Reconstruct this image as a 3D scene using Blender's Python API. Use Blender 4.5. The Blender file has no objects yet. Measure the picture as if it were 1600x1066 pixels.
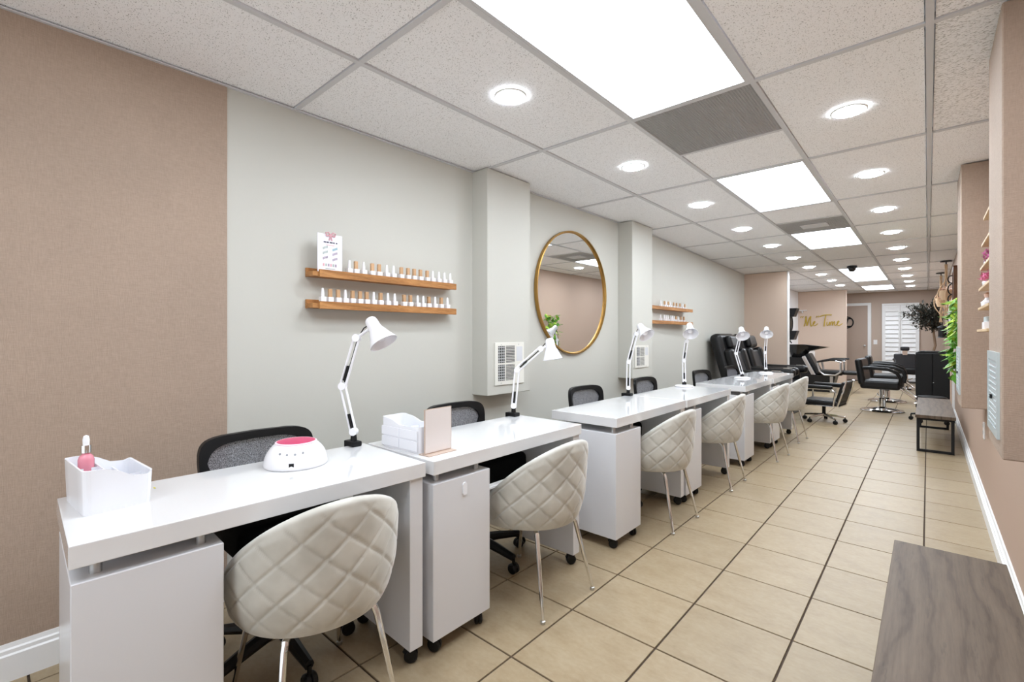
import bpy, bmesh, math, random
from mathutils import Vector, Matrix
random.seed(7)
PI = math.pi
R = math.radians
sc = bpy.context.scene
COL = sc.collection

# ------------------------------------------------------------------ camera, world, exposure
CAM_H = 1.2
ZC = 2.335                       # ceiling height
cam_d = bpy.data.cameras.new('camera')
cam = bpy.data.objects.new('camera', cam_d); COL.objects.link(cam)
cam.location = (0, 0, CAM_H); cam.rotation_euler = (PI / 2, 0, 0.7261)
cam_d.sensor_width = 36; cam_d.lens = 732.25 / 1600 * 36
cam_d.shift_y = -(533 - 524.6) / 1600; cam_d.clip_start = 0.02
sc.camera = cam
sc.view_settings.view_transform = 'Standard'; sc.view_settings.look = 'None'
sc.view_settings.gamma = 1.0; sc.view_settings.use_curve_mapping = False
sc.view_settings.exposure = 0.0
sc.cycles.max_bounces = 14; sc.cycles.diffuse_bounces = 8
w = bpy.data.worlds.new('sky'); sc.world = w; w.use_nodes = True
w.node_tree.nodes['Background'].inputs[0].default_value = (0.93, 0.96, 1.0, 1)
w.node_tree.nodes['Background'].inputs[1].default_value = 1.6
TROFFER = 11.8
DOWN = 174.0

# ------------------------------------------------------------------ materials
def srgb(r, g, b):
    f = lambda c: (c / 255 / 12.92) if c / 255 <= .04045 else ((c / 255 + .055) / 1.055) ** 2.4
    return (f(r), f(g), f(b), 1)
def mat(name, col, rough=.5, metal=0, **kw):
    m = bpy.data.materials.new(name); m.use_nodes = True
    b = m.node_tree.nodes['Principled BSDF']
    b.inputs['Base Color'].default_value = col; b.inputs['Roughness'].default_value = rough
    b.inputs['Metallic'].default_value = metal
    for k, v in kw.items(): b.inputs[k.replace('_', ' ')].default_value = v
    return m
def N(m, t, **kw):
    n = m.node_tree.nodes.new(t)
    for k, v in kw.items(): setattr(n, k, v)
    return n
def L(m, a, b): m.node_tree.links.new(a, b)
def bsdf(m): return m.node_tree.nodes['Principled BSDF']
def coords(m, scale=(1, 1, 1), kind='Object'):
    t = N(m, 'ShaderNodeTexCoord'); mp = N(m, 'ShaderNodeMapping'); mp.inputs['Scale'].default_value = scale
    L(m, t.outputs[kind], mp.inputs[0]); return mp.outputs[0]
def noise(m, vec, scale, detail=3, rough=.5):
    n = N(m, 'ShaderNodeTexNoise'); n.inputs['Scale'].default_value = scale
    n.inputs['Detail'].default_value = detail; n.inputs['Roughness'].default_value = rough
    L(m, vec, n.inputs['Vector']); return n.outputs['Fac']
def ramp(m, fac, stops):
    r = N(m, 'ShaderNodeValToRGB'); e = r.color_ramp.elements
    while len(e) < len(stops): e.new(.5)
    for i, (p, c) in enumerate(stops): e[i].position = p; e[i].color = c
    L(m, fac, r.inputs[0]); return r.outputs[0]
def mixc(m, fac, a, b, mode='MIX'):
    n = N(m, 'ShaderNodeMix', data_type='RGBA', blend_type=mode)
    for s, v in ((n.inputs[0], fac), (n.inputs[6], a), (n.inputs[7], b)):
        if hasattr(v, 'is_output'): L(m, v, s)
        else: s.default_value = v
    return n.outputs[2]
def math_(m, op, a, b=0.0):
    n = N(m, 'ShaderNodeMath', operation=op)
    for s, v in ((n.inputs[0], a), (n.inputs[1], b)):
        if hasattr(v, 'is_output'): L(m, v, s)
        else: s.default_value = v
    return n.outputs[0]
def bump(m, h, strength, dist=.002):
    n = N(m, 'ShaderNodeBump'); n.inputs['Strength'].default_value = strength; n.inputs['Distance'].default_value = dist
    L(m, h, n.inputs['Height']); L(m, n.outputs[0], bsdf(m).inputs['Normal'])
def base(m, c): L(m, c, bsdf(m).inputs['Base Color'])

def wallpaper_mat(name, col):
    m = mat(name, col, .75)
    a = noise(m, coords(m, (40, 40, 330)), 1, 2); b = noise(m, coords(m, (330, 330, 40)), 1, 2)
    s = math_(m, 'ADD', a, b); blot = noise(m, coords(m, (1, 1, 1)), 2.2, 3)
    d = tuple(c * .80 for c in col[:3]) + (1,); l = tuple(min(1, c * 1.16) for c in col[:3]) + (1,)
    c = ramp(m, math_(m, 'MULTIPLY', s, .5), [(.30, d), (.70, l)])
    c = mixc(m, .35, c, ramp(m, blot, [(.35, tuple(x * .93 for x in col[:3]) + (1,)), (.65, l)]))
    base(m, c); bump(m, s, .5, .0025); return m
M = {}
M['wallpaper'] = wallpaper_mat('wallpaper', srgb(163, 143, 127))
M['cream'] = mat('cream_paint', srgb(193, 192, 184), .55); m = M['cream']
bump(m, noise(m, coords(m), 60, 2), .08, .002)
M['brown'] = mat('taupe_paint_lit', srgb(212, 191, 174), .6); m = M['brown']  # taupe lightened in the colour to stand for light on the lettered wall
bump(m, noise(m, coords(m), 60, 2), .08, .002)
M['rpaint'] = mat('right_wall_paint', srgb(180, 155, 138), .6)
M['white_trim'] = mat('white_trim', srgb(232, 232, 232), .35)
M['white_wall'] = mat('white_paint', srgb(232, 232, 234), .5)
# ceiling tile: pinholed mineral fibre
def tile_mat(name, sc_, lo, thr):
    m = mat(name, srgb(246, 247, 249), .9)
    v = coords(m, sc_, 'Object'); inf = N(m, 'ShaderNodeObjectInfo')
    ad = N(m, 'ShaderNodeVectorMath', operation='ADD'); L(m, v, ad.inputs[0]); L(m, inf.outputs['Location'], ad.inputs[1])
    n1 = noise(m, ad.outputs[0], 230, 1.5, .6)
    f = ramp(m, n1, [(thr, (lo, lo, lo, 1)), (thr + .04, srgb(247, 248, 250))])
    base(m, f); bump(m, n1, .35, .003); return m
M['ctile'] = tile_mat('ceiling_tile', (1, 1, 1), .34, .335)
M['ctile2'] = tile_mat('ceiling_tile_fissured', (.35, 1.1, 1), .42, .39)
M['tbar'] = mat('grid_bar', srgb(205, 206, 209), .5)
M['grout'] = mat('grout', srgb(70, 56, 44), .9)
# floor tile
m = M['ftile'] = mat('floor_tile', srgb(205, 188, 162), .28, Specular_IOR_Level=.28)
inf = N(m, 'ShaderNodeObjectInfo')
ad = N(m, 'ShaderNodeVectorMath', operation='ADD'); sc2 = N(m, 'ShaderNodeVectorMath', operation='SCALE'); sc2.inputs[3].default_value = 7.3
L(m, inf.outputs['Location'], sc2.inputs[0]); L(m, coords(m, (1, 1.7, 1)), ad.inputs[0]); L(m, sc2.outputs[0], ad.inputs[1])
n1 = noise(m, ad.outputs[0], 7, 6, .62); n2 = noise(m, ad.outputs[0], 38, 4, .6)
c = ramp(m, n1, [(.22, srgb(140, 120, 92)), (.5, srgb(157, 139, 111)), (.78, srgb(166, 150, 124))])
c = mixc(m, .25, c, ramp(m, n2, [(.3, srgb(138, 120, 94)), (.7, srgb(172, 158, 136))]))
hs = N(m, 'ShaderNodeHueSaturation'); L(m, c, hs.inputs['Color'])
L(m, math_(m, 'ADD', math_(m, 'MULTIPLY', inf.outputs['Random'], .10), .93), hs.inputs['Value'])
base(m, hs.outputs[0]); bump(m, n2, .03, .001)
L(m, math_(m, 'ADD', math_(m, 'MULTIPLY', n1, .2), .28), bsdf(m).inputs['Roughness'])
# furniture
M['gloss'] = mat('white_gloss_lacquer', srgb(218, 218, 219), .07, Coat_Weight=.4, Coat_Roughness=.03)
M['desk_body'] = mat('white_lacquer_body', srgb(212, 213, 217), .22)
M['chrome'] = mat('chrome', (.78, .78, .78, 1), .1, 1)
M['steel'] = mat('brushed_steel', (.55, .55, .55, 1), .28, 1)
M['black'] = mat('black_plastic', (.005, .005, .0055, 1), .45, Specular_IOR_Level=.3)
M['leather'] = mat('black_leather', (.006, .006, .0065, 1), .36, Specular_IOR_Level=.35); m = M['leather']
bump(m, noise(m, coords(m), 240, 3), .15, .001)
M['leather_grey'] = mat('charcoal_leather', (.022, .022, .025, 1), .36, Specular_IOR_Level=.4)
M['fabric_black'] = mat('black_fabric', (.006, .006, .0065, 1), .95, Specular_IOR_Level=.1)
m = M['meshfab'] = mat('grey_mesh_weave', (.16, .16, .17, 1), .8)
f = noise(m, coords(m, (1, 1, 1)), 330, 1)
base(m, ramp(m, f, [(.35, (.035, .035, .04, 1)), (.65, (.30, .30, .33, 1))]))
bsdf(m).inputs['Alpha'].default_value = .88
m = M['velvet'] = mat('greige_velvet', srgb(186, 180, 166), .8, Sheen_Weight=.5, Sheen_Roughness=.4)
f = noise(m, coords(m), 9, 3); base(m, ramp(m, f, [(.35, srgb(178, 175, 166)), (.65, srgb(198, 196, 188))]))
M['white_enamel'] = mat('white_enamel', srgb(236, 236, 240), .18)
M['white_plastic'] = mat('white_plastic', srgb(232, 233, 238), .25)
M['ivory'] = mat('white_bottle', srgb(238, 237, 240), .2)
M['gold_cap'] = mat('rose_gold_cap', srgb(208, 170, 132), .3, .5)
M['gold'] = mat('brushed_gold', srgb(176, 138, 76), .32, .9)
M['gold_text'] = mat('gold_lettering', srgb(196, 168, 70), .35, .35)
M['mirror'] = mat('mirror_glass', (.86, .87, .87, 1), .01, 1)
M['pink'] = mat('magenta_plastic', srgb(196, 18, 92), .3)
M['pale_pink'] = mat('pale_pink_rim', srgb(244, 214, 226), .3)
M['grey_btn'] = mat('grey_button', srgb(140, 142, 148), .4)
M['pinkglass'] = mat('pink_serum_glass', srgb(236, 150, 166), .1, Transmission_Weight=.25)
M['card'] = mat('white_card', srgb(232, 230, 238), .5)
M['card2'] = mat('blush_card', srgb(222, 214, 211), .35)
M['acryl'] = mat('tan_acrylic_edge', srgb(190, 170, 156), .25)
M['vent_dark'] = mat('dark_vent_inside', (.05, .05, .05, 1), .8)
M['vent_white'] = mat('vent_enamel', srgb(224, 222, 214), .4)
def wood_mat(name, c0, c1, c2, vscale, sc1):
    m = mat(name, c1, .5, Specular_IOR_Level=.25)
    v = coords(m, vscale); a = noise(m, v, sc1, 5, .6); b = noise(m, v, sc1 * 6, 3, .6)
    c = ramp(m, a, [(.25, c0), (.5, c1), (.75, c2)]); c = mixc(m, .35, c, ramp(m, b, [(.3, c0), (.7, c2)]))
    base(m, c); bump(m, b, .12, .001); return m
M['shelfwood'] = wood_mat('oak_shelf', srgb(104, 66, 34), srgb(170, 116, 66), srgb(200, 148, 94), (8, 1, 8), 3)
M['palewood'] = wood_mat('pale_wood', srgb(180, 150, 112), srgb(204, 176, 138), srgb(216, 192, 158), (8, 1, 8), 3)
M['greywood'] = wood_mat('grey_oak_laminate', srgb(64, 51, 41), srgb(95, 80, 66), srgb(111, 96, 81), (11, 1.0, 1), 3.4)
m = M['greywood']; fine = noise(m, coords(m, (90, 3.2, 1)), 1, 4, .65); crack = noise(m, coords(m, (16, 1.5, 1)), 2.2, 5, .7)
base(m, mixc(m, .55, bsdf(m).inputs['Base Color'].links[0].from_socket, mixc(m, 1.0, ramp(m, fine, [(.3, srgb(66, 54, 44)), (.6, srgb(100, 86, 73)), (.8, srgb(112, 98, 84))]), ramp(m, crack, [(.33, (.35, .35, .35, 1)), (.40, (1, 1, 1, 1))]), 'MULTIPLY')))
wv = N(m, 'ShaderNodeTexWave', wave_type='BANDS', bands_direction='X')
wv.inputs['Scale'].default_value = 2.3; wv.inputs['Distortion'].default_value = 9; wv.inputs['Detail'].default_value = 4
wv.inputs['Detail Scale'].default_value = 1.4; L(m, coords(m, (2.2, .5, 1)), wv.inputs['Vector'])
old = bsdf(m).inputs['Base Color'].links[0].from_socket
base(m, mixc(m, .32, old, ramp(m, wv.outputs['Fac'], [(.0, srgb(48, 38, 30)), (.14, srgb(90, 76, 63)), (1, srgb(108, 94, 80))])))
M['darkwood'] = wood_mat('dark_carved_wood', srgb(58, 36, 24), srgb(92, 60, 40), srgb(120, 84, 58), (4, 4, 1), 4)
M['leaf_dark'] = mat('olive_leaf', srgb(48, 47, 38), .6)
M['leaf'] = mat('green_leaf', srgb(92, 150, 48), .5)
M['leaf2'] = mat('lime_leaf', srgb(170, 200, 70), .5)
M['bark'] = mat('bark', srgb(120, 98, 78), .8)
M['rope'] = mat('jute_rope', srgb(186, 156, 124), .9)
M['flower'] = mat('pink_petals', srgb(222, 120, 160), .7)
M['flower2'] = mat('mauve_petals', srgb(176, 84, 134), .7)
M['blush'] = mat('blush_petals', srgb(226, 192, 174), .7)
M['alu'] = mat('aluminium_grille', srgb(196, 206, 208), .35, .4)
M['tape'] = mat('yellow_tape', srgb(206, 196, 60), .5)
m = M['grille'] = mat('grey_egg_crate_grille', srgb(190, 190, 190), .6)
M['red'] = mat('faded_red_print', srgb(214, 164, 172), .6)
M['ink'] = mat('dark_print', srgb(70, 72, 90), .6)
M['teal'] = mat('teal_print', srgb(122, 168, 182), .6)
M['mauve'] = mat('mauve_print', srgb(160, 146, 164), .6)
M['sage'] = mat('sage_print', srgb(166, 178, 174), .6)
def emit(name, col, s):
    m = bpy.data.materials.new(name); m.use_nodes = True; nt = m.node_tree; nt.nodes.clear()
    e = nt.nodes.new('ShaderNodeEmission'); o = nt.nodes.new('ShaderNodeOutputMaterial')
    e.inputs[0].default_value = col; e.inputs[1].default_value = s; nt.links.new(e.outputs[0], o.inputs[0]); return m
M['troffer'] = emit('light_panel_glow', (.88, .96, 1.04, 1), TROFFER)
M['led'] = emit('led_glow', (.88, .96, 1.04, 1), DOWN)
M['glass'] = mat('window_glass', (1, 1, 1, 1), 0, Transmission_Weight=1, IOR=1.02)

# ------------------------------------------------------------------ builders
class B:
    def __init__(s): s.bm = bmesh.new(); s.wn = False
    def _merge(s, t):
        me = bpy.data.meshes.new('t'); t.to_mesh(me); t.free(); s.bm.from_mesh(me); bpy.data.meshes.remove(me)
    def box(s, x0, x1, y0, y1, z0, z1, bev=0, seg=2, mx=None):
        t = bmesh.new(); bmesh.ops.create_cube(t, size=1)
        bmesh.ops.scale(t, vec=(x1 - x0, y1 - y0, z1 - z0), verts=t.verts)
        bmesh.ops.translate(t, vec=((x0 + x1) / 2, (y0 + y1) / 2, (z0 + z1) / 2), verts=t.verts)
        if bev: s.wn = True; bmesh.ops.bevel(t, geom=t.edges[:], offset=bev, segments=seg, affect='EDGES', profile=.5)
        if mx is not None: bmesh.ops.transform(t, matrix=mx, verts=t.verts)
        s._merge(t); return s
    def ring_loft(s, rings, cap=True, closed=False):
        bm = s.bm; vs = [[bm.verts.new(p) for p in r] for r in rings]; n = len(rings[0])
        k = len(vs)
        for i in range(k if closed else k - 1):
            a, b = vs[i], vs[(i + 1) % k]
            for j in range(n): bm.faces.new((a[j], a[(j + 1) % n], b[(j + 1) % n], b[j]))
        if cap and not closed: bm.faces.new(vs[0][::-1]); bm.faces.new(vs[-1])
        return s
    def tube(s, pts, r, n=8, closed=False):
        pts = [Vector(p) for p in pts]; k = len(pts); rs = r if isinstance(r, (list, tuple)) else [r] * k
        rings = []; up = None
        for i, p in enumerate(pts):
            a = pts[(i - 1) % k] if (closed or i > 0) else p; b = pts[(i + 1) % k] if (closed or i < k - 1) else p
            d = (b - a).normalized()
            if up is None: up = Vector((0, 0, 1)) if abs(d.z) < .9 else Vector((1, 0, 0))
            u = (up - d * up.dot(d)).normalized(); v = d.cross(u); up = u
            rings.append([p + (u * math.cos(q * 2 * PI / n) + v * math.sin(q * 2 * PI / n)) * rs[i] for q in range(n)])
        return s.ring_loft(rings, True, closed)
    def cyl(s, p0, p1, r0, r1=None, n=16): return s.tube([p0, p1], [r0, r0 if r1 is None else r1], n)
    def lathe(s, prof, n=24, org=(0, 0, 0), axis=(0, 0, 1), cap=True):
        ax = Vector(axis).normalized(); u = ax.orthogonal().normalized(); v = ax.cross(u); o = Vector(org)
        rings = [[o + ax * z + (u * math.cos(q * 2 * PI / n) + v * math.sin(q * 2 * PI / n)) * max(r, 1e-4) for q in range(n)] for r, z in prof]
        return s.ring_loft(rings, cap)
    def prism(s, outline, axis, a, b, hole=None):
        # outline: list of 2d; axis 'x','y','z' extrude from a to b
        def P(p, t):
            return {'x': (t, p[0], p[1]), 'y': (p[0], t, p[1]), 'z': (p[0], p[1], t)}[axis]
        bm = s.bm
        if hole is None:
            A = [bm.verts.new(P(p, a)) for p in outline]; C = [bm.verts.new(P(p, b)) for p in outline]; n = len(A)
            bm.faces.new(A); bm.faces.new(C[::-1])
            for i in range(n): bm.faces.new((A[i], C[i], C[(i + 1) % n], A[(i + 1) % n]))
        else:   # same count outline + hole
            n = len(outline)
            A = [bm.verts.new(P(p, a)) for p in outline]; C = [bm.verts.new(P(p, b)) for p in outline]
            E_ = [bm.verts.new(P(p, a)) for p in hole]; F_ = [bm.verts.new(P(p, b)) for p in hole]
            for i in range(n):
                j = (i + 1) % n
                bm.faces.new((A[i], A[j], E_[j], E_[i])); bm.faces.new((C[i], F_[i], F_[j], C[j]))
                bm.faces.new((A[i], C[i], C[j], A[j])); bm.faces.new((E_[i], E_[j], F_[j], F_[i]))
        return s
    def xf(s, mx): bmesh.ops.transform(s.bm, matrix=mx, verts=s.bm.verts); return s
    def fn(s, f):
        for v in s.bm.verts: v.co = f(v.co)
        return s
    def build(s, name, m, parent=None, smooth=True, loc=None, ang=35, bev=0):
        bm = s.bm
        if bev: bmesh.ops.bevel(bm, geom=[e for e in bm.edges if len(e.link_faces) == 2 and e.calc_face_angle(0) > .6], offset=bev, segments=2, affect='EDGES')
        bmesh.ops.recalc_face_normals(bm, faces=bm.faces)
        me = bpy.data.meshes.new(name); bm.to_mesh(me); bm.free()
        if smooth: me.shade_smooth(); me.set_sharp_from_angle(angle=R(ang))
        me.materials.append(M[m] if isinstance(m, str) else m)
        o = link(name, me, parent, loc)
        if smooth and (s.wn or bev): wm_ = o.modifiers.new('weighted_normals', 'WEIGHTED_NORMAL'); wm_.keep_sharp = True; wm_.weight = 80
        return o
def link(name, me, parent=None, loc=None):
    o = bpy.data.objects.new(name, me); COL.objects.link(o)
    if parent: o.parent = parent
    if loc is not None: o.location = loc
    return o
def tag(o, label, cat=None, group=None, kind=None):
    if label: o['label'] = label
    if cat: o['category'] = cat
    if group: o['group'] = group
    if kind: o['kind'] = kind
    return o
def thing(name, label, cat, loc=(0, 0, 0), rz=0, group=None):
    o = bpy.data.objects.new(name, None); o.empty_display_size = .05; COL.objects.link(o)
    o.location = loc; o.rotation_euler = (0, 0, rz); return tag(o, label, cat, group)
def copy_tree(o, parent=None):
    c = o.copy(); COL.objects.link(c); c.parent = parent
    for ch in list(o.children): copy_tree(ch, c)
    return c
def dup(root, loc, rz=0, label=None):
    c = copy_tree(root); c.location = loc; c.rotation_euler = (0, 0, rz)
    if label: c['label'] = label
    return c
def struct(name, b, m, parent=None, smooth=False, **k):
    o = b.build(name, m, parent, smooth, **k); o['kind'] = 'structure'; return o
ORD = ['first', 'second', 'third', 'fourth', 'fifth', 'sixth', 'seventh', 'eighth', 'ninth', 'tenth', 'eleventh', 'twelfth',
       'thirteenth', 'fourteenth', 'fifteenth', 'sixteenth', 'seventeenth', 'eighteenth', 'nineteenth', 'twentieth']
def rrect(w, h, r, n=5, cx=0, cy=0):
    o = []
    for (sx, sy, a0) in ((1, 1, 0), (-1, 1, 90), (-1, -1, 180), (1, -1, 270)):
        for k in range(n + 1):
            a = R(a0 + 90 * k / n); o.append((cx + sx * (w / 2 - r) + r * math.cos(a), cy + sy * (h / 2 - r) + r * math.sin(a)))
    return o

# ------------------------------------------------------------------ setting
Y0, YF = -1.3, 15.6
LW = [(-2.42, Y0), (-2.33, 4.9), (-2.56, 9.4), (-2.56, YF)]      # left wall line
def lwx(y):
    for (xa, ya), (xb, yb) in zip(LW, LW[1:]):
        if y <= yb: return xa + (xb - xa) * (y - ya) / (yb - ya)
    return LW[-1][0]
RW = .30
# floor
floor = struct('floor', B().box(-2.72, .45, Y0 - .1, YF + .15, -.08, -.006), 'grout'); floor['label'] = 'beige ceramic tile floor with dark grout'
TX, TY = .3827, .4015
tx0, ty0 = -1.1659 - TX * 4, 1.3082 - TY * 7
G = .0075
ft_full = None
nt_ = 0
for i in range(8):
    for j in range(42):
        x0, x1 = tx0 + i * TX, tx0 + (i + 1) * TX; y0, y1 = ty0 + j * TY, ty0 + (j + 1) * TY
        if y0 > YF: continue
        xa, xb, ya, yb = max(x0, -2.60), min(x1, RW), max(y0, Y0), min(y1, YF)
        if xb - xa < .03 or yb - ya < .03: continue
        if i == 0 and y1 < 6: xa = max(xa, -2.46)
        if xb - xa < .05: continue
        full = (xb - xa > TX - 1e-4) and (yb - ya > TY - 1e-4)
        if full and ft_full is not None: o = link('floor_tile', ft_full, floor, (x0, y0, 0))
        else:
            b = B().box(xa - x0 + G / 2, xb - x0 - G / 2, ya - y0 + G / 2, yb - y0 - G / 2, -.012, 0, .0012, 1)
            o = b.build('floor_tile', 'ftile', floor, False, (x0, y0, 0))
            if full: ft_full = o.data
        nt_ += 1
# left wall and paper
wb = B(); n = len(LW)
out = LW + [(-2.75, YF), (-2.75, Y0)]
wb.prism(out, 'z', 0, ZC + .1)
wl = struct('wall_left', wb, 'cream'); wl['label'] = 'cream painted long left wall'
for k, (ya, yb) in enumerate(((-1.28, -.52), (-.52, .19), (.19, .735))):
    p = B().prism([(lwx(ya) + .004, ya), (lwx(yb) + .004, yb - .0003), (lwx(yb) - .01, yb - .0003), (lwx(ya) - .01, ya)], 'z', 0, ZC)
    p.build('wallpaper_strip', 'wallpaper', wl, False)
def baseboard(name, pts, h, t, side, mat_='white_trim'):
    b = B(); prof = [(0, 0), (t, 0), (t, h * .70), (t * .72, h * .74), (t * .72, h * .84), (t * .45, h * .88), (t * .3, h), (0, h)]
    rings = [[(x + side * px, y, pz) for px, pz in prof] for x, y in pts]
    b.ring_loft(rings); return struct(name, b, mat_)
baseboard('baseboard_left', [(lwx(y), y) for y in (Y0, 2, 4.9, 9.35)], .128, .02, 1)
# right wall with hung boxes
wr = struct('wall_right', B().box(RW, RW + .12, Y0, YF, 0, ZC + .1), 'rpaint'); wr['label'] = 'taupe right wall'
baseboard('baseboard_right', [(RW, y) for y in (Y0, 4, 9.6)], .105, .026, -1)
def hung_box(name, x0, x1, y0, y1, z0, m, lab):
    o = struct(name, B().box(x0, x1, y0, y1, z0, ZC, .004, 1), m, smooth=True); o['label'] = lab; return o
hung_box('wall_right_pier_1', .188, RW + .01, 2.30, 2.755, .777, 'wallpaper', 'wallpapered box column hung on the right wall beside the camera')
hung_box('wall_right_pier_2', .163, RW + .01, 4.31, 4.80, .72, 'wallpaper', 'wallpapered box column further along the right wall')
hung_box('wall_left_pier_1', -2.42, -2.22, 2.252, 2.705, .79, 'cream', 'cream box column between the polish shelves and round mirror')
hung_box('wall_left_pier_2', -2.42, -2.18, 4.243, 4.69, .775, 'cream', 'cream box column beyond the round mirror')
# partition + far walls
o = struct('wall_partition', B().box(-2.60, -1.86, 9.40, 9.52, 0, ZC), 'brown'); o['label'] = 'short taupe partition wall behind the recliners'
B().box(-1.86, -1.845, 9.396, 9.524, 0, ZC, .002, 1).build('end_cap', 'white_trim', o)
wm = struct('wall_lettered', B().box(-2.60, -1.53, 14.15, 14.27, 0, ZC), 'brown'); wm['label'] = 'taupe wall carrying gold Me Time lettering'
B().box(-1.53, -1.515, 14.146, 14.274, 0, ZC, .002, 1).build('end_cap', 'brown', wm)
wf = struct('wall_far', B().box(-2.75, .45, YF, YF + .12, 0, ZC + .1), mat('far_wall_taupe_shaded', srgb(181, 163, 149), .6)); wf['label'] = 'taupe wall at the far end'  # darker copy of the taupe, weaker light put into the colour
# white side wall piece of the wash area
ww = struct('wall_wash_side', B().box(-2.57, -2.545, 9.52, 14.15, 0, ZC), 'white_wall'); ww['label'] = 'white side wall of the wash area'
# shop front behind the camera: frame and panes
wbk = struct('wall_back', B().box(-2.75, .45, Y0 - .1, Y0, 2.2, ZC + .1).box(-2.75, .45, Y0 - .1, Y0, 0, .12)
             .box(-2.75, -2.40, Y0 - .1, Y0, .12, 2.2).box(.28, .45, Y0 - .1, Y0, .12, 2.2), 'cream'); wbk['label'] = 'shop front wall behind the camera'
wn = struct('window_1', B().box(-2.40, -2.34, Y0 - .09, Y0 - .02, .12, 2.2).box(.22, .28, Y0 - .09, Y0 - .02, .12, 2.2)
            .box(-2.34, .22, Y0 - .09, Y0 - .02, .12, .18).box(-2.34, .22, Y0 - .09, Y0 - .02, 2.14, 2.2)
            .box(-1.50, -1.44, Y0 - .09, Y0 - .02, .18, 2.14).box(-.66, -.60, Y0 - .09, Y0 - .02, .18, 2.14), 'alu')
for xa, xb in ((-2.34, -1.50), (-1.44, -.66), (-.60, .22)):
    B().box(xa, xb, Y0 - .06, Y0 - .055, .18, 2.14).build('pane', 'glass', wn, False)

# ------------------------------------------------------------------ ceiling
ceil = struct('ceiling', B().box(-2.75, .45, Y0 - .1, YF + .12, ZC + .10, ZC + .16), 'ctile'); ceil['label'] = 'suspended tile ceiling'
CX = [-2.62, -1.773, -1.180, -.588, .005, RW + .01]
CY = [1.041 + 1.2416 * j for j in range(-2, 13)]
CY[0] = Y0
TB = .012
special = {(2, 0): 'T', (2, 2): 'T', (2, 4): 'T', (2, 6): 'T', (2, 9): 'T', (2, 10): 'T', (2, 12): 'T', (2, 3): 'V1', (2, 5): 'V2'}
TZ0 = ZC + .007
def ctile(xa, xb, ya, yb, m='ctile'):
    B().box(xa + TB + .0035, xb - TB - .0035, ya + TB + .0035, yb - TB - .0035, TZ0, TZ0 + .02).build('ceiling_tile', m, ceil, False)
lights = []
troffers = []; grilles = []
for i in range(5):
    for j in range(len(CY) - 1):
        xa, xb, ya, yb = CX[i], CX[i + 1], CY[j], min(CY[j + 1], YF)
        if ya >= YF: continue
        k = special.get((i, j))
        if k == 'T': troffers.append((xa, xb, ya, yb))
        elif k == 'V1': grilles.append((xa, xb, ya, ya + .64)); ctile(xa, xb, ya + .64, yb)
        elif k == 'V2': grilles.append((xa, xb, yb - .62, yb)); ctile(xa, xb, ya, yb - .62)
        else: ctile(xa, xb, ya, yb, 'ctile2' if (i == 4 and j in (2, 3)) else 'ctile')
for x in CX[1:-1]:
    B().box(x - TB, x + TB, Y0, YF, ZC, ZC + .03).build('grid_runner', 'tbar', ceil, False)
for y in CY[1:-1]:
    for xa, xb in zip(CX, CX[1:]):
        B().box(max(xa, -2.5) + TB, xb - TB, y - TB, y + TB, ZC + .0005, ZC + .03).build('grid_cross_bar', 'tbar', ceil, False)
for xa, xb, y in ((CX[2], CX[3], grilles[0][3]), (CX[2], CX[3], grilles[1][2])):
    B().box(xa + TB, xb - TB, y - TB, y + TB, ZC + .0005, ZC + .03).build('grid_cross_bar', 'tbar', ceil, False)
# wall angle along left and right walls
b = B()
for (xa, ya), (xb, yb) in zip(LW, LW[1:]): b.prism([(xa - .01, ya), (xa + .018, ya), (xb + .018, yb), (xb - .01, yb)], 'z', ZC - .004, ZC + .001)
b.build('wall_angle', 'tbar', ceil, False)
TLAB = ['above the front window, nearest the camera', 'nearest one in view, beside the grey return grille', 'second one along, beyond the first grey grille',
        'third one along, just past the second grey grille', 'fourth one along, just past the dome camera', 'fifth one along, touching the fourth panel', 'farthest one, by the end wall']
for q, (xa, xb, ya, yb) in enumerate(troffers):
    t = thing('ceiling_light', 'lit white rectangular ceiling panel, ' + TLAB[q], 'ceiling light', ((xa + xb) / 2, (ya + yb) / 2, ZC), 0, 'ceiling light panels')
    hx, hy = (xb - xa) / 2 - TB, (yb - ya) / 2 - TB
    B().prism([(-hx, -hy), (hx, -hy), (hx, hy), (-hx, hy)], 'z', .001, .028, [(-hx + .014, -hy + .014), (hx - .014, -hy + .014), (hx - .014, hy - .014), (-hx + .014, hy - .014)]).build('frame', 'tbar', t, False)
    B().box(-hx + .014, hx - .014, -hy + .014, hy - .014, .010, .016).build('diffuser', 'troffer', t, False)
GL = ['large grey mesh return grille in the ceiling nearest the camera', 'smaller-looking grey return grille further along the ceiling']
for q, (xa, xb, ya, yb) in enumerate(grilles):
    t = thing('ceiling_grille', GL[q], 'air grille', ((xa + xb) / 2, (ya + yb) / 2, ZC), 0, 'ceiling grilles')
    hx, hy = (xb - xa) / 2 - TB, (yb - ya) / 2 - TB
    B().box(-hx, hx, -hy, hy, .03, .034).build('duct_back', 'vent_dark', t, False)
    b = B(); n_ = 44
    for k in range(n_ + 1):
        x = -hx + 2 * hx * k / n_; b.box(x - .0022, x + .0022, -hy, hy, .004, .016)
        y = -hy + 2 * hy * k / n_; b.box(-hx, hx, y - .0022, y + .0022, .004, .016)
    c_ = b.build('egg_crate', 'grille', t, False); c_['kind'] = 'stuff'
    if q == 1: B().box(-.11, .12, -.10, .10, -.001, .004).build('patch_plate', 'tbar', t, False)
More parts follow.
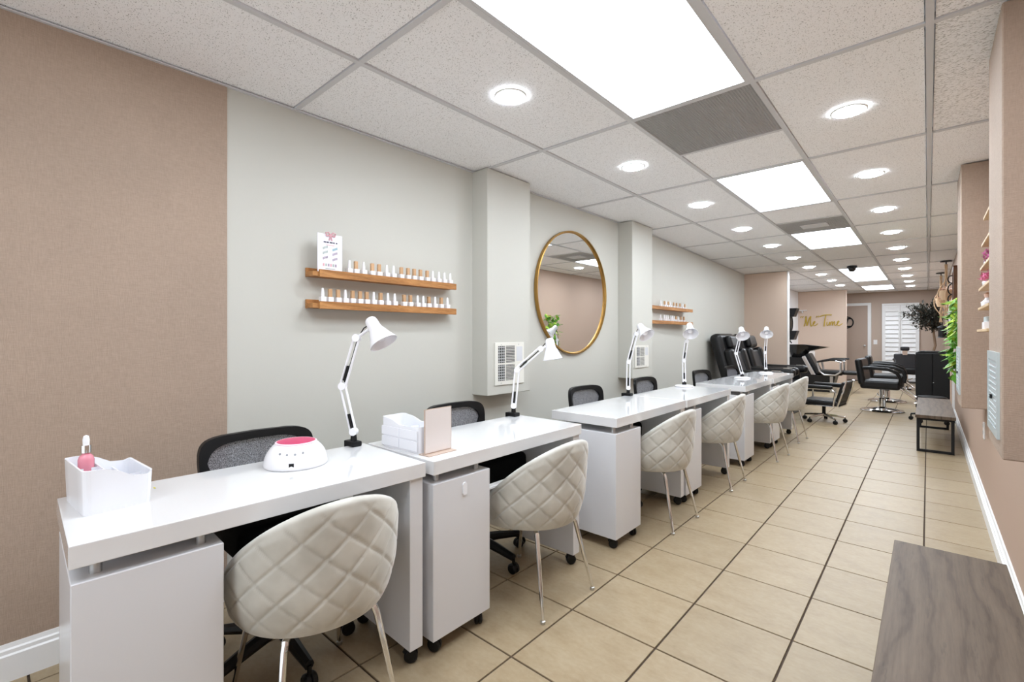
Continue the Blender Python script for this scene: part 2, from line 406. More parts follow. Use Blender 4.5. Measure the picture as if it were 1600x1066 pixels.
# downlights
dl = None
dlab = {'L': 'in the left row', 'R': 'in the right row'}
for side, X in (('L', -1.485), ('R', -.300)):
    for j in range(-1, 11):
        y = 1.041 + 1.2416 * (j + .5)
        if side == 'L' and y > 13.9: continue
        lab = 'round recessed downlight %s, %s from the shop front' % (dlab[side], ORD[j + 1])
        if dl is None:
            dl = thing('downlight', lab, 'downlight', (X, y, ZC), 0, 'ceiling downlights')
            B().lathe([(.079, .004), (.079, -.001), (.074, -.004), (.068, -.003), (.066, .003)], 32, cap=False).build('trim_ring', 'white_trim', dl)
            B().lathe([(.0, .0025), (.067, .0025), (.067, -.002), (.058, -.006), (.035, -.008), (.0, -.009)], 32).build('lens', 'led', dl)
        else: dup(dl, (X, y, ZC), 0, lab)
# dome camera
t = thing('dome_camera', 'small black dome security camera on the ceiling', 'camera', (-.93, 9.42, ZC))
B().lathe([(.07, .0), (.07, -.03), (.055, -.035)], 20).build('mount', 'black', t)
B().lathe([(.055, -.035), (.052, -.06), (.035, -.085), (.0, -.095)], 20).build('dome', mat('smoked_dome', (.02, .02, .02, 1), .08), t)

# ------------------------------------------------------------------ manicure tables
def caster_mesh():
    b = B().box(-.016, .016, -.012, .012, .042, .06).lathe([(.0, -.016), (.02, -.016), (.025, -.012), (.025, -.003), (.018, -.001), (.018, .001), (.025, .003), (.025, .012), (.02, .016), (.0, .016)], 18, (0, 0, .025), (0, 1, 0))
    b.tube([(-.024, 0, .034), (-.016, 0, .05), (0, 0, .055), (.016, 0, .05)], .008, 6)
    return b
caster_me = None
def caster(parent, x, y, rz=0):
    global caster_me
    if caster_me is None: o = caster_mesh().build('caster', 'black', parent); caster_me = o.data
    else: o = link('caster', caster_me, parent)
    o.location = (x, y, 0); o.rotation_euler = (0, 0, rz); return o
DL = .985; DW = .45
def desk(label, xf, y0, zt, rz=0, knob=False, DL=DL):
    t = thing('manicure_table', label, 'table', (xf, y0, 0), rz, 'white manicure tables in a row')
    U = zt - .053
    B().box(-DW, 0, 0, DL, U, zt, .003, 2).build('tabletop', 'gloss', t)
    ct = U - .036
    cab = B().box(-DW + .02, -.008, .004, .304, .06, ct, .002, 1).build('cabinet', 'desk_body', t)
    for z0, z1 in ((.07, .25), (.256, .436), (.442, ct - .01)):   # drawers on the technician's side
        d = B().box(-DW + .004, -DW + .02, .014, .294, z0, z1, .002, 1).build('drawer', 'desk_body', cab)
    if knob:
        B().prism(rrect(.022, .05, .0105, 5, .16, ct - .05), 'x', -.008, -.003).build('lock_plate', 'white_plastic', cab, bev=.001)
    for x in (-.05, -DW + .07):
        for y in (.05, .26): B().cyl((x, y, ct), (x, y, U), .012, n=18).build('post', 'steel', t)
    B().box(-DW + .02, -.01, DL - .062, DL - .006, .06, U, .002, 1).build('side_panel', 'desk_body', t)
    for x in (-.045, -DW + .06):
        caster(t, x, .04, .4); caster(t, x, .27, -.6); caster(t, x, DL - .034, .9)
    return t
DESK = [('nearest the camera, holding the organizer and the domed nail lamp', -1.412, .122, .735, -R(2.0), False),
        ('second from the camera, holding the white drawer box and sign holder', -1.362, 1.10, .735, 0, True),
        ('third from the camera, standing below the round mirror', -1.288, 2.325, .74, 0, False),
        ('fourth from the camera, butted against the third', -1.278, 3.312, .74, 0, False),
        ('fifth from the camera, set slightly forward after a gap', -1.238, 4.585, .74, 0, False),
        ('sixth and last, nearest the recliners', -1.228, 5.575, .74, 0, False)]
for l, x, y, z, rz, kn in DESK: desk('glossy white manicure table ' + l, x, y, z, rz, kn, .955 if rz else DL)

# ------------------------------------------------------------------ quilted shell chairs
def shell_mesh():
    NT, NV = 320, 54
    zb = .352
    def rim(th): return zb + .03 + .352 * max(0, min(1, (math.cos(th) + .42) / 1.42)) ** .73
    def pt(th, r, z, lean): return (r * math.cos(th) * .98 + lean, r * math.sin(th) * .965, z)
    rings = []
    for q in range(NT):
        th = -PI + 2 * PI * q / NT; zr = rim(th); f = ((1 + math.cos(th)) / 2); H_ = zr - zb - .015
        ring = []
        def outer(v, disp=True):
            r = .205 + .062 * math.sin(min(1, v * 1.5) * PI / 2) if v < .667 else .267 - .012 * (v - .667) / .333 * (1 - f)
            hh = min(1, H_ * v / .17); r = .232 + .034 * (1 - (1 - hh) ** 2)
            ww = H_ * v
            s_ = th * .262
            d = 0
            if disp:
                a = abs(math.sin(PI * (s_ + ww * 1.15 + .06) / .128)); b_ = abs(math.sin(PI * (s_ - ww * 1.15 + .06) / .128)); m0 = min(a, b_)
                d = ((.0046 * (1 - math.exp(-(m0 / .13) ** 2)) + .0012 * m0)) * min(1, v * 10) * min(1, (1 - v) * 12)
            return r + d, zb + .006 + ww, .022 * v * v * f
        for r, z in ((.02, zb), (.11, zb), (.20, zb), (.222, zb + .002)): ring.append(pt(th, r, z, 0))
        for k in range(NV + 1):
            r, z, ln = outer(k / NV); ring.append(pt(th, r, z, ln))
        r1, z1, ln1 = outer(1, False); tk = .017
        for k in range(1, 6):
            a = PI * k / 6; ring.append(pt(th, r1 - tk + tk * math.cos(a), z1 + tk * math.sin(a) * .75, ln1))
        for k in range(0, 9):
            v = 1 - k / 8; r, z, ln = outer(v, False); ring.append(pt(th, r - .034 - .01 * (1 - v), z, ln * .9))
        rings.append(ring)
    b = B(); bm = b.bm; vs = [[bm.verts.new(p) for p in r] for r in rings]; m_ = len(rings[0])
    for i in range(NT):
        a, c_ = vs[i], vs[(i + 1) % NT]
        for j in range(m_ - 1): bm.faces.new((a[j], c_[j], c_[j + 1], a[j + 1]))
    bm.faces.new([v[0] for v in vs])
    return b
def shell_chair(label, loc, rz):
    t = thing('shell_chair', label, 'chair', loc, rz, 'quilted client chairs')
    shell_mesh().build('quilted_shell', 'velvet', t, True, ang=80)
    b = B().lathe([(0, .345), (.19, .345), (.225, .352), (.236, .372), (.236, .392), (.222, .412), (.17, .424), (.08, .429), (0, .43)], 48, (-.028, 0, 0))
    b.build('seat_cushion', 'velvet', t)
    for sx in (-1, 1):
        for sy in (-1, 1):
            x0, y0, x1, y1 = sx * .155, sy * .13, sx * .235, sy * .182
            pts = [(sx * .08, sy * .07, .346), (x0 - sx * .012, y0 - sy * .01, .344), (x0 + sx * .004, y0 + sy * .003, .336), (x0 + sx * .012, y0 + sy * .009, .315), (x1, y1, .012)]
            lg = B().tube(pts, [.0105, .0105, .0105, .0105, .0075], 10).build('leg', 'chrome', t)
            B().lathe([(0, 0), (.0105, 0), (.0115, .004), (.0105, .012), (.006, .015), (0, .015)], 14, (x1, y1, 0)).build('foot_cap', 'steel', lg)
    return t
SC = [('nearest the camera, at the first white table', (-1.497, .712, 0), R(-6)),
      ('second from the camera, beside the sign holder', (-1.428, 1.735, 0), R(-2)),
      ('third from the camera, below the round mirror', (-1.378, 2.945, 0), R(-2)),
      ('fourth from the camera, at the fourth white table', (-1.367, 3.995, 0), R(0)),
      ('fifth from the camera, at the fifth white table', (-1.292, 5.187, 0), R(-4)),
      ('farthest one, at the last table before the recliners', (-1.30, 6.20, 0), R(-3))]
s0 = None
for l, p, r in SC:
    lab = 'greige velvet shell chair with diamond quilting, ' + l
    if s0 is None: s0 = shell_chair(lab, p, r)
    else: dup(s0, p, r, lab)

# ------------------------------------------------------------------ office chairs
def star(t, r, zc, m, cm='black', hub=.03, rot=0.3, th=.018, cast=True):
    for k in range(5):
        a = rot + 2 * PI * k / 5; c_, s_ = math.cos(a), math.sin(a)
        lg = B().tube([(hub * .4 * c_, hub * .4 * s_, zc + .03), (r * .5 * c_, r * .5 * s_, zc + .018), (r * c_, r * s_, zc)], [th * 1.15, th, th * .75], 8).build('star_leg', m, t)
        if cast:
            B().lathe([(0, -.022), (.02, -.022), (.026, -.016), (.026, -.004), (.02, 0), (.026, .004), (.026, .016), (.02, .022), (0, .022)], 14, (r * c_, r * s_, .026), (-s_, c_, 0)).cyl((r * c_, r * s_, .03), (r * c_, r * s_, zc), .008, n=8).build('caster', cm, lg)
def office_chair(label, loc, rz):
    t = thing('office_chair', label, 'chair', loc, rz, 'black mesh task chairs')      # faces +x
    star(t, .25, .078, 'black', rot=0, th=.023)
    B().cyl((0, 0, .09), (0, 0, .26), .028, n=14).cyl((0, 0, .26), (0, 0, .44), .016, n=12).build('gas_lift', 'black', t)
    B().box(-.10, .10, -.08, .08, .428, .453, .008).build('tilt_plate', 'black', t)
    b = B().box(-.21, .185, -.195, .195, .452, .567, .03, 4)
    def f(v):
        q = Vector(v)
        if q.z > .545: q.z += .01 * (1 - (q.x / .24) ** 2) * (1 - (q.y / .24) ** 2)
        return q
    b.fn(f).build('seat', 'fabric_black', t, ang=60)
    # back frame: bent plate with a shield-shaped window
    n = 40; W_, H_ = .44, .37; zc = .63
    def outl(k):
        a = 2 * PI * k / n; c_, s_ = math.cos(a), math.sin(a); e = .32
        x = W_ / 2 * math.copysign(abs(c_) ** e, c_); z = H_ / 2 * math.copysign(abs(s_) ** e, s_)
        x *= 1 - .10 * (0.5 - z / H_)
        return x, z
    def inl(k):
        a = 2 * PI * k / n; c_, s_ = math.cos(a), math.sin(a); e = .45
        x = (W_ / 2 - .032) * math.copysign(abs(c_) ** e, c_); z = (H_ / 2 - .03) * math.copysign(abs(s_) ** e, s_)
        tz = z / H_ + .5
        x *= .22 + .78 * min(1, tz * 1.35)
        return x, z
    bend = lambda v: Vector((v.x - .215 + .10 * (v.y / .22) ** 2 * .45 - .16 * (v.z - zc) * .6, v.y, v.z))
    b = B().prism([(x, z + zc) for x, z in map(outl, range(n))], 'x', -.012, .014, [(x, z + zc) for x, z in map(inl, range(n))])
    b.fn(bend).build('back_frame', 'black', t, ang=50, bev=.004)
    b = B(); bm = b.bm; rings = []
    for s_ in (0.02, .25, .5, .75, 1.0): rings.append([Vector((.0, x * s_, z * s_ + zc + (1 - s_) * .03)) for x, z in map(inl, range(n))])
    vs = [[bm.verts.new(bend(p)) for p in r] for r in rings]
    for i in range(4):
        for j in range(n): bm.faces.new((vs[i][j], vs[i][(j + 1) % n], vs[i + 1][(j + 1) % n], vs[i + 1][j]))
    bm.faces.new(vs[0]); b.build('mesh_panel', 'meshfab', t)
    B().tube([(-.05, 0, .438), (-.20, 0, .43), (-.236, 0, .46), (-.225, 0, .56)], [.02, .02, .018, .014], 10).build('back_support', 'black', t)
    return t
OC = [('nearest the camera, behind the domed nail lamp', (-1.825, .735, 0), 0),
      ('second from the camera, behind the sign holder', (-1.815, 1.775, 0), 0),
      ('third from the camera, below the round mirror', (-1.76, 3.035, 0), R(-2)),
      ('fourth from the camera, beside the second box column', (-1.755, 4.03, 0), R(0)),
      ('fifth from the camera, below the far polish shelves', (-1.70, 5.295, 0), R(-4)),
      ('farthest one, in front of the first recliner', (-1.67, 6.285, 0), R(-4))]
o0 = None
for l, p, r in OC:
    lab = 'black mesh-back office chair, ' + l
    if o0 is None: o0 = office_chair(lab, p, r)
    else: dup(o0, p, r, lab)

# ------------------------------------------------------------------ desk lamps
def desk_lamp(label, base_, elbow, head, apex, mouth, plate, mr=.054):
    O = Vector(base_)
    t = thing('desk_lamp', label, 'lamp', base_, 0, 'white swing-arm desk lamps')
    e, h, ap, mo = [Vector(p) - O for p in (elbow, head, apex, mouth)]
    z0 = Vector((0, 0, .045 if plate else .05))
    if plate:
        B().lathe([(0, 0), (.078, 0), (.082, .004), (.080, .011), (.062, .017), (.02, .02), (0, .02)], 32).build('base_plate', 'white_enamel', t)
        B().lathe([(0, .018), (.02, .018), (.018, .034), (.012, .05), (0, .05)], 16).build('swivel', 'black', t)
    else:
        B().box(-.03, .03, -.022, .022, 0, .022, .005).box(-.05, -.022, -.018, .018, -.062, .02, .004).box(-.05, .01, -.016, .016, -.075, -.060, .003).build('clamp', 'black', t)
        B().lathe([(0, .02), (.014, .02), (.012, .045), (.009, .055), (0, .055)], 14).build('swivel', 'black', t)
    def arm(a, b_, sgn):
        d = (b_ - a).normalized(); vdir = Vector((-.6, .8, 0)); u = (vdir - d * vdir.dot(d)).normalized(); wv = d.cross(u)
        p = wv * .0115
        o = B().tube([a + p, b_ + p], .0052, 8).tube([a - p, b_ - p], .0052, 8).build('arm', 'white_enamel', t)
        ln = (b_ - a).length
        B().tube([a + d * ln * .12 + u * .006, a + d * ln * .42 + u * .006], .0045, 8).tube([a + d * ln * .12 - u * .008, a + d * ln * .42 - u * .008], .0045, 8).build('spring', 'black', o)
        return u
    u = arm(z0, e, 1); arm(e, h, 1)
    for p in (z0 + Vector((0, 0, .01)), e, h):
        B().cyl(p - u * .011, p + u * .011, .0165, n=18).build('joint', 'white_enamel', t)
    B().tube([e + u * .012, e + u * .02 + Vector((0, 0, .02)), (e + h) / 2 + u * .014, h + u * .012, h.lerp(ap, .5) + u * .01, ap.lerp(mo, .2)], .0025, 6).build('cable', 'black', t)
    ax = (mo - ap).normalized(); ln = (mo - ap).length
    B().tube([h, ap.lerp(mo, .30)], .0065, 8).build('shade_stem', 'white_enamel', t)
    prof = [(0, 0), (.010, .0005), (.019, .004), (.0245, .012), (.0262, .024), (.027, .36 * ln), (.030, .47 * ln), (.038, .60 * ln), (.046, .76 * ln), (mr, ln), (mr - .002, ln + .0005),
            (.044, .76 * ln), (.036, .61 * ln), (.026, .48 * ln), (0, .46 * ln)]
    sh = B().lathe(prof, 32, ap, ax).build('lamp_shade', 'white_enamel', t, ang=50)
    B().lathe([(0, .47 * ln), (.013, .48 * ln), (.014, .58 * ln), (.022, .70 * ln), (.021, .80 * ln), (.012, .87 * ln), (0, .88 * ln)], 16, ap, ax).build('bulb', 'ivory', sh)
    return t
desk_lamp('white swing-arm lamp clamped to the first table, nearest the camera', (-1.812, 1.035, .735), (-1.862, 1.012, .985), (-1.822, 1.054, 1.19), (-1.785, 1.092, 1.275), (-1.715, 1.118, 1.168), False, .062)
desk_lamp('white swing-arm lamp clamped to the second table, bent low before the wall heater', (-1.79, 2.03, .735), (-1.781, 2.05, 1.002), (-1.678, 2.141, 1.124), (-1.640, 2.172, 1.185), (-1.618, 2.176, 1.062), False, .058)
desk_lamp('white swing-arm lamp on the third table, before the second box column', (-1.715, 3.27, .74), (-1.724, 3.292, .996), (-1.68, 3.331, 1.213), (-1.664, 3.345, 1.285), (-1.585, 3.318, 1.20), False, .064)
desk_lamp('white swing-arm lamp with round base plate on the fourth table', (-1.64, 4.18, .74), (-1.643, 4.178, .975), (-1.625, 4.196, 1.15), (-1.608, 4.212, 1.305), (-1.562, 4.128, 1.215), True, .066)
desk_lamp('white swing-arm lamp with round base plate before the recliner, fifth table', (-1.50, 5.43, .74), (-1.55, 5.386, 1.007), (-1.523, 5.41, 1.155), (-1.512, 5.422, 1.285), (-1.468, 5.338, 1.195), True, .068)
desk_lamp('white swing-arm lamp with round base plate on the sixth and last table', (-1.49, 6.37, .74), (-1.496, 6.365, .99), (-1.486, 6.373, 1.18), (-1.486, 6.373, 1.30), (-1.462, 6.285, 1.215), True, .072)

# ------------------------------------------------------------------ things on the near tables
# open organizer with a wavy rim
def wavy_box(name, label, loc, rz, Lx, Ly, hfun, taper, inner):
    t = thing(name, label, 'organizer', loc, rz)
    n = 24; out = rrect(Lx, Ly, .018, 4)
    def ring(z_of, sc_, inset):
        r = []
        for (x, y) in rrect(Lx - 2 * inset, Ly - 2 * inset, max(.004, .018 - inset), 8): r.append((x, y))
        return r
    def dense(pts, k=4):
        o = []
        for a, b_ in zip(pts, pts[1:] + pts[:1]):
            for q in range(k): o.append((a[0] + (b_[0] - a[0]) * q / k, a[1] + (b_[1] - a[1]) * q / k))
        return o
    P0 = dense(rrect(Lx, Ly, .018, 4)); P1 = dense(rrect(Lx - .008, Ly - .008, .015, 4))
    rb = [(x * taper, y * taper, 0) for x, y in P0]; ro = [(x, y, hfun(x, y)) for x, y in P0]
    ri = [(x, y, hfun(x, y)) for x, y in P1]; rbi = [(x * taper, y * taper, .012) for x, y in P1]
    B().ring_loft([rb, ro, ri, rbi]).build('tray_body', 'white_plastic', t, ang=40)
    for (x0, x1, y0, y1, zt) in inner: B().box(x0, x1, y0, y1, .012, zt).build('divider', 'white_plastic', t)
    return t
def wave1(x, y): return .083 + .034 / (1 + math.exp((y - .005) * 95)) + (.008 if y > .06 else 0) * (y - .06) / .015
og = wavy_box('desk_organizer', 'white plastic organizer with wavy rim at the near table corner', (-1.728, .232, .735), R(4), .232, .150, wave1, .95,
              [(-.108, .108, -.018, -.015, .10), (-.03, -.027, -.07, -.018, .095), (-.108, .108, .03, .033, .07), (.02, .023, -.015, .07, .07)])
t = thing('dropper_bottle', 'pink glass dropper bottle with white bulb in the organizer', 'bottle', (-1.768, .190, .79))
B().lathe([(0, 0), (.0165, 0), (.018, .003), (.018, .062), (.015, .072), (.009, .078), (.009, .083), (0, .083)], 20).build('glass_body', 'pinkglass', t)
B().lathe([(0, .082), (.0115, .082), (.0115, .103), (0, .103)], 18).build('collar', 'chrome', t)
B().lathe([(0, .103), (.0075, .103), (.008, .118), (.006, .128), (0, .131)], 14).build('bulb', 'ivory', t)
tag(B().tube([(-1.70, .235, .80), (-1.64, .262, .812)], .004, 6).build('nail_file_stick', 'black'), 'small dark tool lying in the white organizer', 'tool')
tag(B().box(-1.70, -1.66, .245, .27, .747, .803, .003).build('polish_block', 'card'), 'small white buffer block standing in the organizer', 'buffer')
tag(B().box(-.008, .008, -.002, .002, 0, .0008).build('tape_scrap', 'tape', None, False, (-1.765, .345, .7351)), 'tiny yellow scrap of tape on the near tabletop', 'tape')
# UV lamp
t = thing('nail_lamp', 'white domed nail curing lamp with magenta top', 'nail lamp', (-1.715, .752, .735), R(-32))
def domer(z): return .108 * math.sqrt(max(0, 1 - (z / .103) ** 2.0)) if z < .103 else 0
pr_ = [(0, 0), (.104, 0), (.108, .004)] + [(domer(z), z) for z in [.01 + .0078 * k for k in range(10)]]
B().lathe(pr_ + [(0, pr_[-1][1])], 48).build('dome', 'white_enamel', t, ang=50)
rz_ = domer(.0802)
B().lathe([(rz_ + .001, .0795), (rz_ + .002, .082), (rz_ - .003, .0845), (rz_ - .006, .083)], 48, cap=False).build('rim', 'pale_pink', t)
B().lathe([(0, .078), (rz_ - .003, .08), (rz_ - .003, .084), (rz_ * .6, .0865), (0, .0875)], 48).build('magenta_top', 'pink', t)
for k, a in enumerate((-26, -10, 6, 22)):
    z = .054 + (.003 if k in (0, 3) else 0); r_ = domer(z); p = Vector((r_ * math.cos(R(a)), r_ * math.sin(R(a)), z)); nn = Vector((p.x, p.y, p.z * 1.2)).normalized()
    B().cyl(p - nn * .002, p + nn * .0015, .0038, n=14).build('button', 'grey_btn', t)
z = .018; r_ = domer(z) - .001
B().box(r_ - .003, r_ + .001, -.008, .008, .012, .027).build('display', 'black', t)
# second organizer (drawer box)
def wave2(x, y): return .098 + .026 / (1 + math.exp((x + .035) * 60)) + .006 * max(0, x) / .12
t = wavy_box('drawer_organizer', 'white plastic drawer organizer beside the blank sign holder', (-1.615, 1.182, .735), R(3), .245, .115, wave2, .985, [(-.01, -.007, -.052, .052, .085)])
for x0, x1 in ((-.117, -.004), (.0, .113)):
    for z0, z1 in ((.006, .046), (.05, .088)): B().box(x0, x1, -.0605, -.0565, z0, z1, .002, 1).build('drawer_front', 'white_plastic', t)
t = thing('sign_holder', 'blank upright white sign holder with tan edges on the second table', 'sign holder', (-1.457, 1.198, .735), R(2))
B().box(-.031, .031, -.072, .072, 0, .0035).build('foot', 'acryl', t)
B().box(-.002, .002, -.070, .070, .0035, .178).build('panel_edge', 'acryl', t)
B().box(.002, .0035, -.0665, .0665, .008, .175).build('blank_card', 'card2', t)
B().box(-.0035, -.002, -.0665, .0665, .008, .175).build('blank_card', 'card2', t)

# ------------------------------------------------------------------ polish shelves
def ledge(label, y0, y1, zt, x1):
    t = thing('picture_ledge', label, 'shelf', (x1, y0, zt), 0, 'wooden polish shelves')
    xb = -(x1 - lwx((y0 + y1) / 2)) - .004
    Ln = y1 - y0
    B().box(xb, -.0145, 0, Ln, -.034, -.010, .001, 1).build('board', 'shelfwood', t)
    B().box(-.014, 0, .03, Ln, -.038, 0, .001, 1).build('front_lip', 'shelfwood', t)
    B().box(xb, xb + .014, 0, Ln, -.0095, .012, .001, 1).build('back_strip', 'shelfwood', t)
    return t
ledge('upper wooden polish shelf nearest the camera', 1.09, 2.032, 1.535, -2.285)
ledge('lower wooden polish shelf nearest the camera', 1.09, 2.032, 1.374, -2.285)
ledge('upper wooden polish shelf beyond the second box column', 4.84, 6.06, 1.536, -2.265)
ledge('lower wooden polish shelf beyond the second box column', 4.84, 6.06, 1.372, -2.265)
bot = {}
def bottle(gold, loc, label, group):
    if gold not in bot:
        t = thing('polish_bottle', label, 'bottle', loc, 0, group)
        B().box(-.0145, .0145, -.0145, .0145, 0, .036, .003, 2).build('bottle_body', 'ivory', t)
        if gold: B().box(-.0085, .0085, -.0092, .0092, .036, .078, .0015, 1).build('cap', 'gold_cap', t)
        else: B().lathe([(0, .036), (.0085, .036), (.0082, .05), (.0055, .08), (0, .081)], 12).build('cap', 'ivory', t)
        bot[gold] = t
        return t
    c = dup(bot[gold], loc, 0, label); c['group'] = group; return c
def row(ys, golds, x, z, where, group):
    for k, y in enumerate(ys):
        g = k in golds
        bottle(g, (x if not callable(x) else x(y), y, z), 'white polish bottle with %s cap, %s from the left on the %s' % ('gold' if g else 'white', ORD[k], where), group)
zb_ = -.0095
row([1.302, 1.341, 1.388, 1.441, 1.484, 1.535, 1.58, 1.634, 1.682, 1.727, 1.773, 1.825, 1.869, 1.918, 1.964, 2.012], {1, 3, 4, 7, 8, 9, 10, 11}, -2.325, 1.535 + zb_, 'upper near shelf', 'bottles on the upper near shelf')
row([1.154, 1.194, 1.238, 1.279, 1.321, 1.365, 1.406, 1.45, 1.494, 1.542, 1.588, 1.654, 1.699, 1.752, 1.795, 1.838, 1.887, 1.937, 1.988], {1, 2, 4, 5, 6, 8, 11, 12, 15, 17}, -2.325, 1.374 + zb_, 'lower near shelf', 'bottles on the lower near shelf')
row([5.163, 5.281, 5.341, 5.403, 5.476, 5.583, 5.682, 5.806, 5.899, 5.983], {1, 3, 5, 6, 7, 9}, lambda y: lwx(y) + .045, 1.536 + zb_, 'upper far shelf', 'bottles on the upper far shelf')
row([5.163, 5.271, 5.331, 5.393, 5.487, 5.54, 5.594, 5.66, 5.738, 5.841, 5.947], {7, 9, 10}, lambda y: lwx(y) + .045, 1.372 + zb_, 'lower far shelf', 'bottles on the lower far shelf')
# price card on the shelf
t = thing('card_stand', 'white printed nail card with pink bow standing on the upper near shelf', 'sign', (-2.305, 1.184, 1.5255), 0)
B().box(-.004, 0, -.066, .066, 0, .196).build('clear_holder', 'card', t)
B().box(0, .002, -.060, .060, .004, .186).build('card_face', 'card', t)
def blk(y0, y1, z0, z1, m, nm): B().box(.002, .0026, y0, y1, z0, z1).build(nm, m, t, False)
for y0, y1 in ((-.036, -.022), (-.020, -.008), (-.004, .012), (.014, .024), (.030, .038)): blk(y0, y1, .150, .157, 'ink', 'heading_word')
for k, (y, z, mm) in enumerate([(-.026, .122, 'sage'), (.026, .118, 'teal'), (-.026, .097, 'sage'), (.026, .094, 'mauve'), (-.026, .070, 'mauve'), (.026, .066, 'mauve')]):
    b = B()
    for q in range(4): b.box(.002, .0028, y - .014 + q * .007, y - .009 + q * .007, z - .007 + q * .003, z + .005 + q * .003)
    b.build('nail_swatch', mm, t, False)
for q in range(6): blk(-.040 + q * .013, -.031 + q * .013, .030, .044, ('red', 'sage', 'mauve')[q % 3], 'print_patch')
blk(-.022, .022, .138, .141, 'red', 'sub_line'); blk(-.026, .026, .016, .020, 'sage', 'foot_line')
b = B()
for sgn in (-1, 1): b.tube([(.004, 0, .19), (.008, sgn * .012, .204), (.006, sgn * .026, .20), (.006, sgn * .022, .186), (.004, 0, .19)], .004, 6)
b.tube([(.005, 0, .19), (.005, -.008, .165)], .003, 6).tube([(.005, 0, .19), (.005, .008, .163)], .003, 6).build('pink_bow', 'red', t)

# ------------------------------------------------------------------ mirror
t = thing('round_mirror', 'large round wall mirror with thin gold frame', 'mirror', (-2.352, 3.455, 1.577), 0)
B().lathe([(.522, .0), (.54, .0), (.54, .028), (.531, .030), (.528, .012), (.522, .010)], 96, (0, 0, 0), (1, 0, 0), cap=False).build('gold_frame', 'gold', t)
B().lathe([(0, .004), (.524, .004), (.524, .010), (0, .010)], 96, (0, 0, 0), (1, 0, 0)).build('mirror_glass', 'mirror', t, ang=20)

# ------------------------------------------------------------------ wall heaters on the left columns
def heater(label, x, y0, y1, z0, z1):
    t = thing('wall_heater', label, 'wall heater', (x, y0, z0), 0, 'wall heaters on the box columns'); W_, H_ = y1 - y0, z1 - z0
    B().box(0, .008, 0, W_, 0, H_, .002, 1).build('cover', 'vent_white', t)
    for (a, c_, lo, hi, horiz) in ((.10, .32, .52, .92, 0), (.36, .66, .52, .92, 1), (.10, .32, .10, .48, 0), (.36, .66, .10, .48, 1)):
        B().box(.0075, .0086, W_ * a, W_ * c_, H_ * lo, H_ * hi).build('dark_opening', 'vent_dark', t, False)
        b = B()
        k = 6 if not horiz else 11
        for q in range(k):
            z = H_ * (lo + (hi - lo) * (q + .5) / k); b.box(.0086, .0105, W_ * a, W_ * c_, z - .003 * (.6 if horiz else .8), z + .003 * (.6 if horiz else .8))
        if not horiz:
            for q in range(3):
                y = W_ * (a + (c_ - a) * (q + .5) / 3); b.box(.0086, .0105, y - .002, y + .002, H_ * lo, H_ * hi)
        b.build('louvers', 'vent_white' if horiz else 'grille', t, False)['kind'] = 'stuff'
    B().box(.0075, .0092, W_ * .72, W_ * .93, H_ * .55, H_ * .90).build('rating_plate', 'tbar', t, False)
    for a, c_ in ((.2, .95), (.8, .95), (.2, .05), (.8, .05)): B().cyl((.007, W_ * a, H_ * c_), (.010, W_ * a, H_ * c_), .004, n=10).build('screw', 'steel', t)
    return t
heater('white louvered wall heater on the first box column', -2.22, 2.318, 2.625, .856, 1.152)
heater('white louvered wall heater on the second box column', -2.18, 4.288, 4.59, .876, 1.10)
# grilles on the right hung boxes
def side_grille(label, x, y0, y1, z0, z1):
    t = thing('wall_grille', label, 'air grille', (x, y0, z0), 0, 'wall grilles on the right columns'); W_, H_ = y1 - y0, z1 - z0
    o_ = [(0, 0), (W_, 0), (W_, H_), (0, H_)]; i_ = [(.035, .03), (W_ - .035, .03), (W_ - .035, H_ - .03), (.035, H_ - .03)]
    B().prism(o_, 'x', -.008, 0, i_).build('frame', 'alu', t, True, bev=.003)
    B().box(-.004, 0, .035, W_ - .035, .03, H_ - .03).build('duct_back', 'grille', t, False)
    k = 12
    for q in range(k):
        z = .03 + (H_ - .06) * (q + .5) / k
        B().box(-.007, -.002, .035, W_ - .035, z - .0045, z + .0045, mx=None).build('slat', 'alu', t, False)
    B().box(-.014, -.007, W_ * .45, W_ * .5, H_ * .42, H_ * .47).build('lever', 'black', t)
side_grille('silver louvered grille on the nearest right column', .188, 2.36, 2.715, .835, 1.14)
side_grille('silver louvered grille on the farther right column', .163, 4.36, 4.76, .80, 1.12)
# chipped white wall plate
t = thing('wall_plate', 'white chipped wall plate low on the right wall', 'wall plate', (RW, 4.66, .47), 0)
B().box(-.008, 0, 0, .075, 0, .115, .002, 1).build('plate', 'white_trim', t); B().box(-.010, -.008, .025, .06, .08, .105).build('socket', 'ivory', t); B().box(-.010, -.008, .025, .06, .03, .055).build('socket', 'ivory', t)
# plug and cord below the second table
t = thing('power_plug', 'black power plug with cord on the wall below the second table', 'plug', (lwx(2.2), 2.17, .52), 0)
B().box(0, .007, -.035, .035, -.06, .06, .002, 1).build('outlet_plate', 'white_trim', t)
B().box(.007, .035, -.018, .018, -.02, .022, .006).build('plug_body', 'black', t)
B().tube([(.03, 0, -.01), (.05, -.02, -.06), (.05, -.05, -.14), (.03, -.08, -.30), (.03, -.1, -.505)], .004, 6).build('cord', 'black', t)

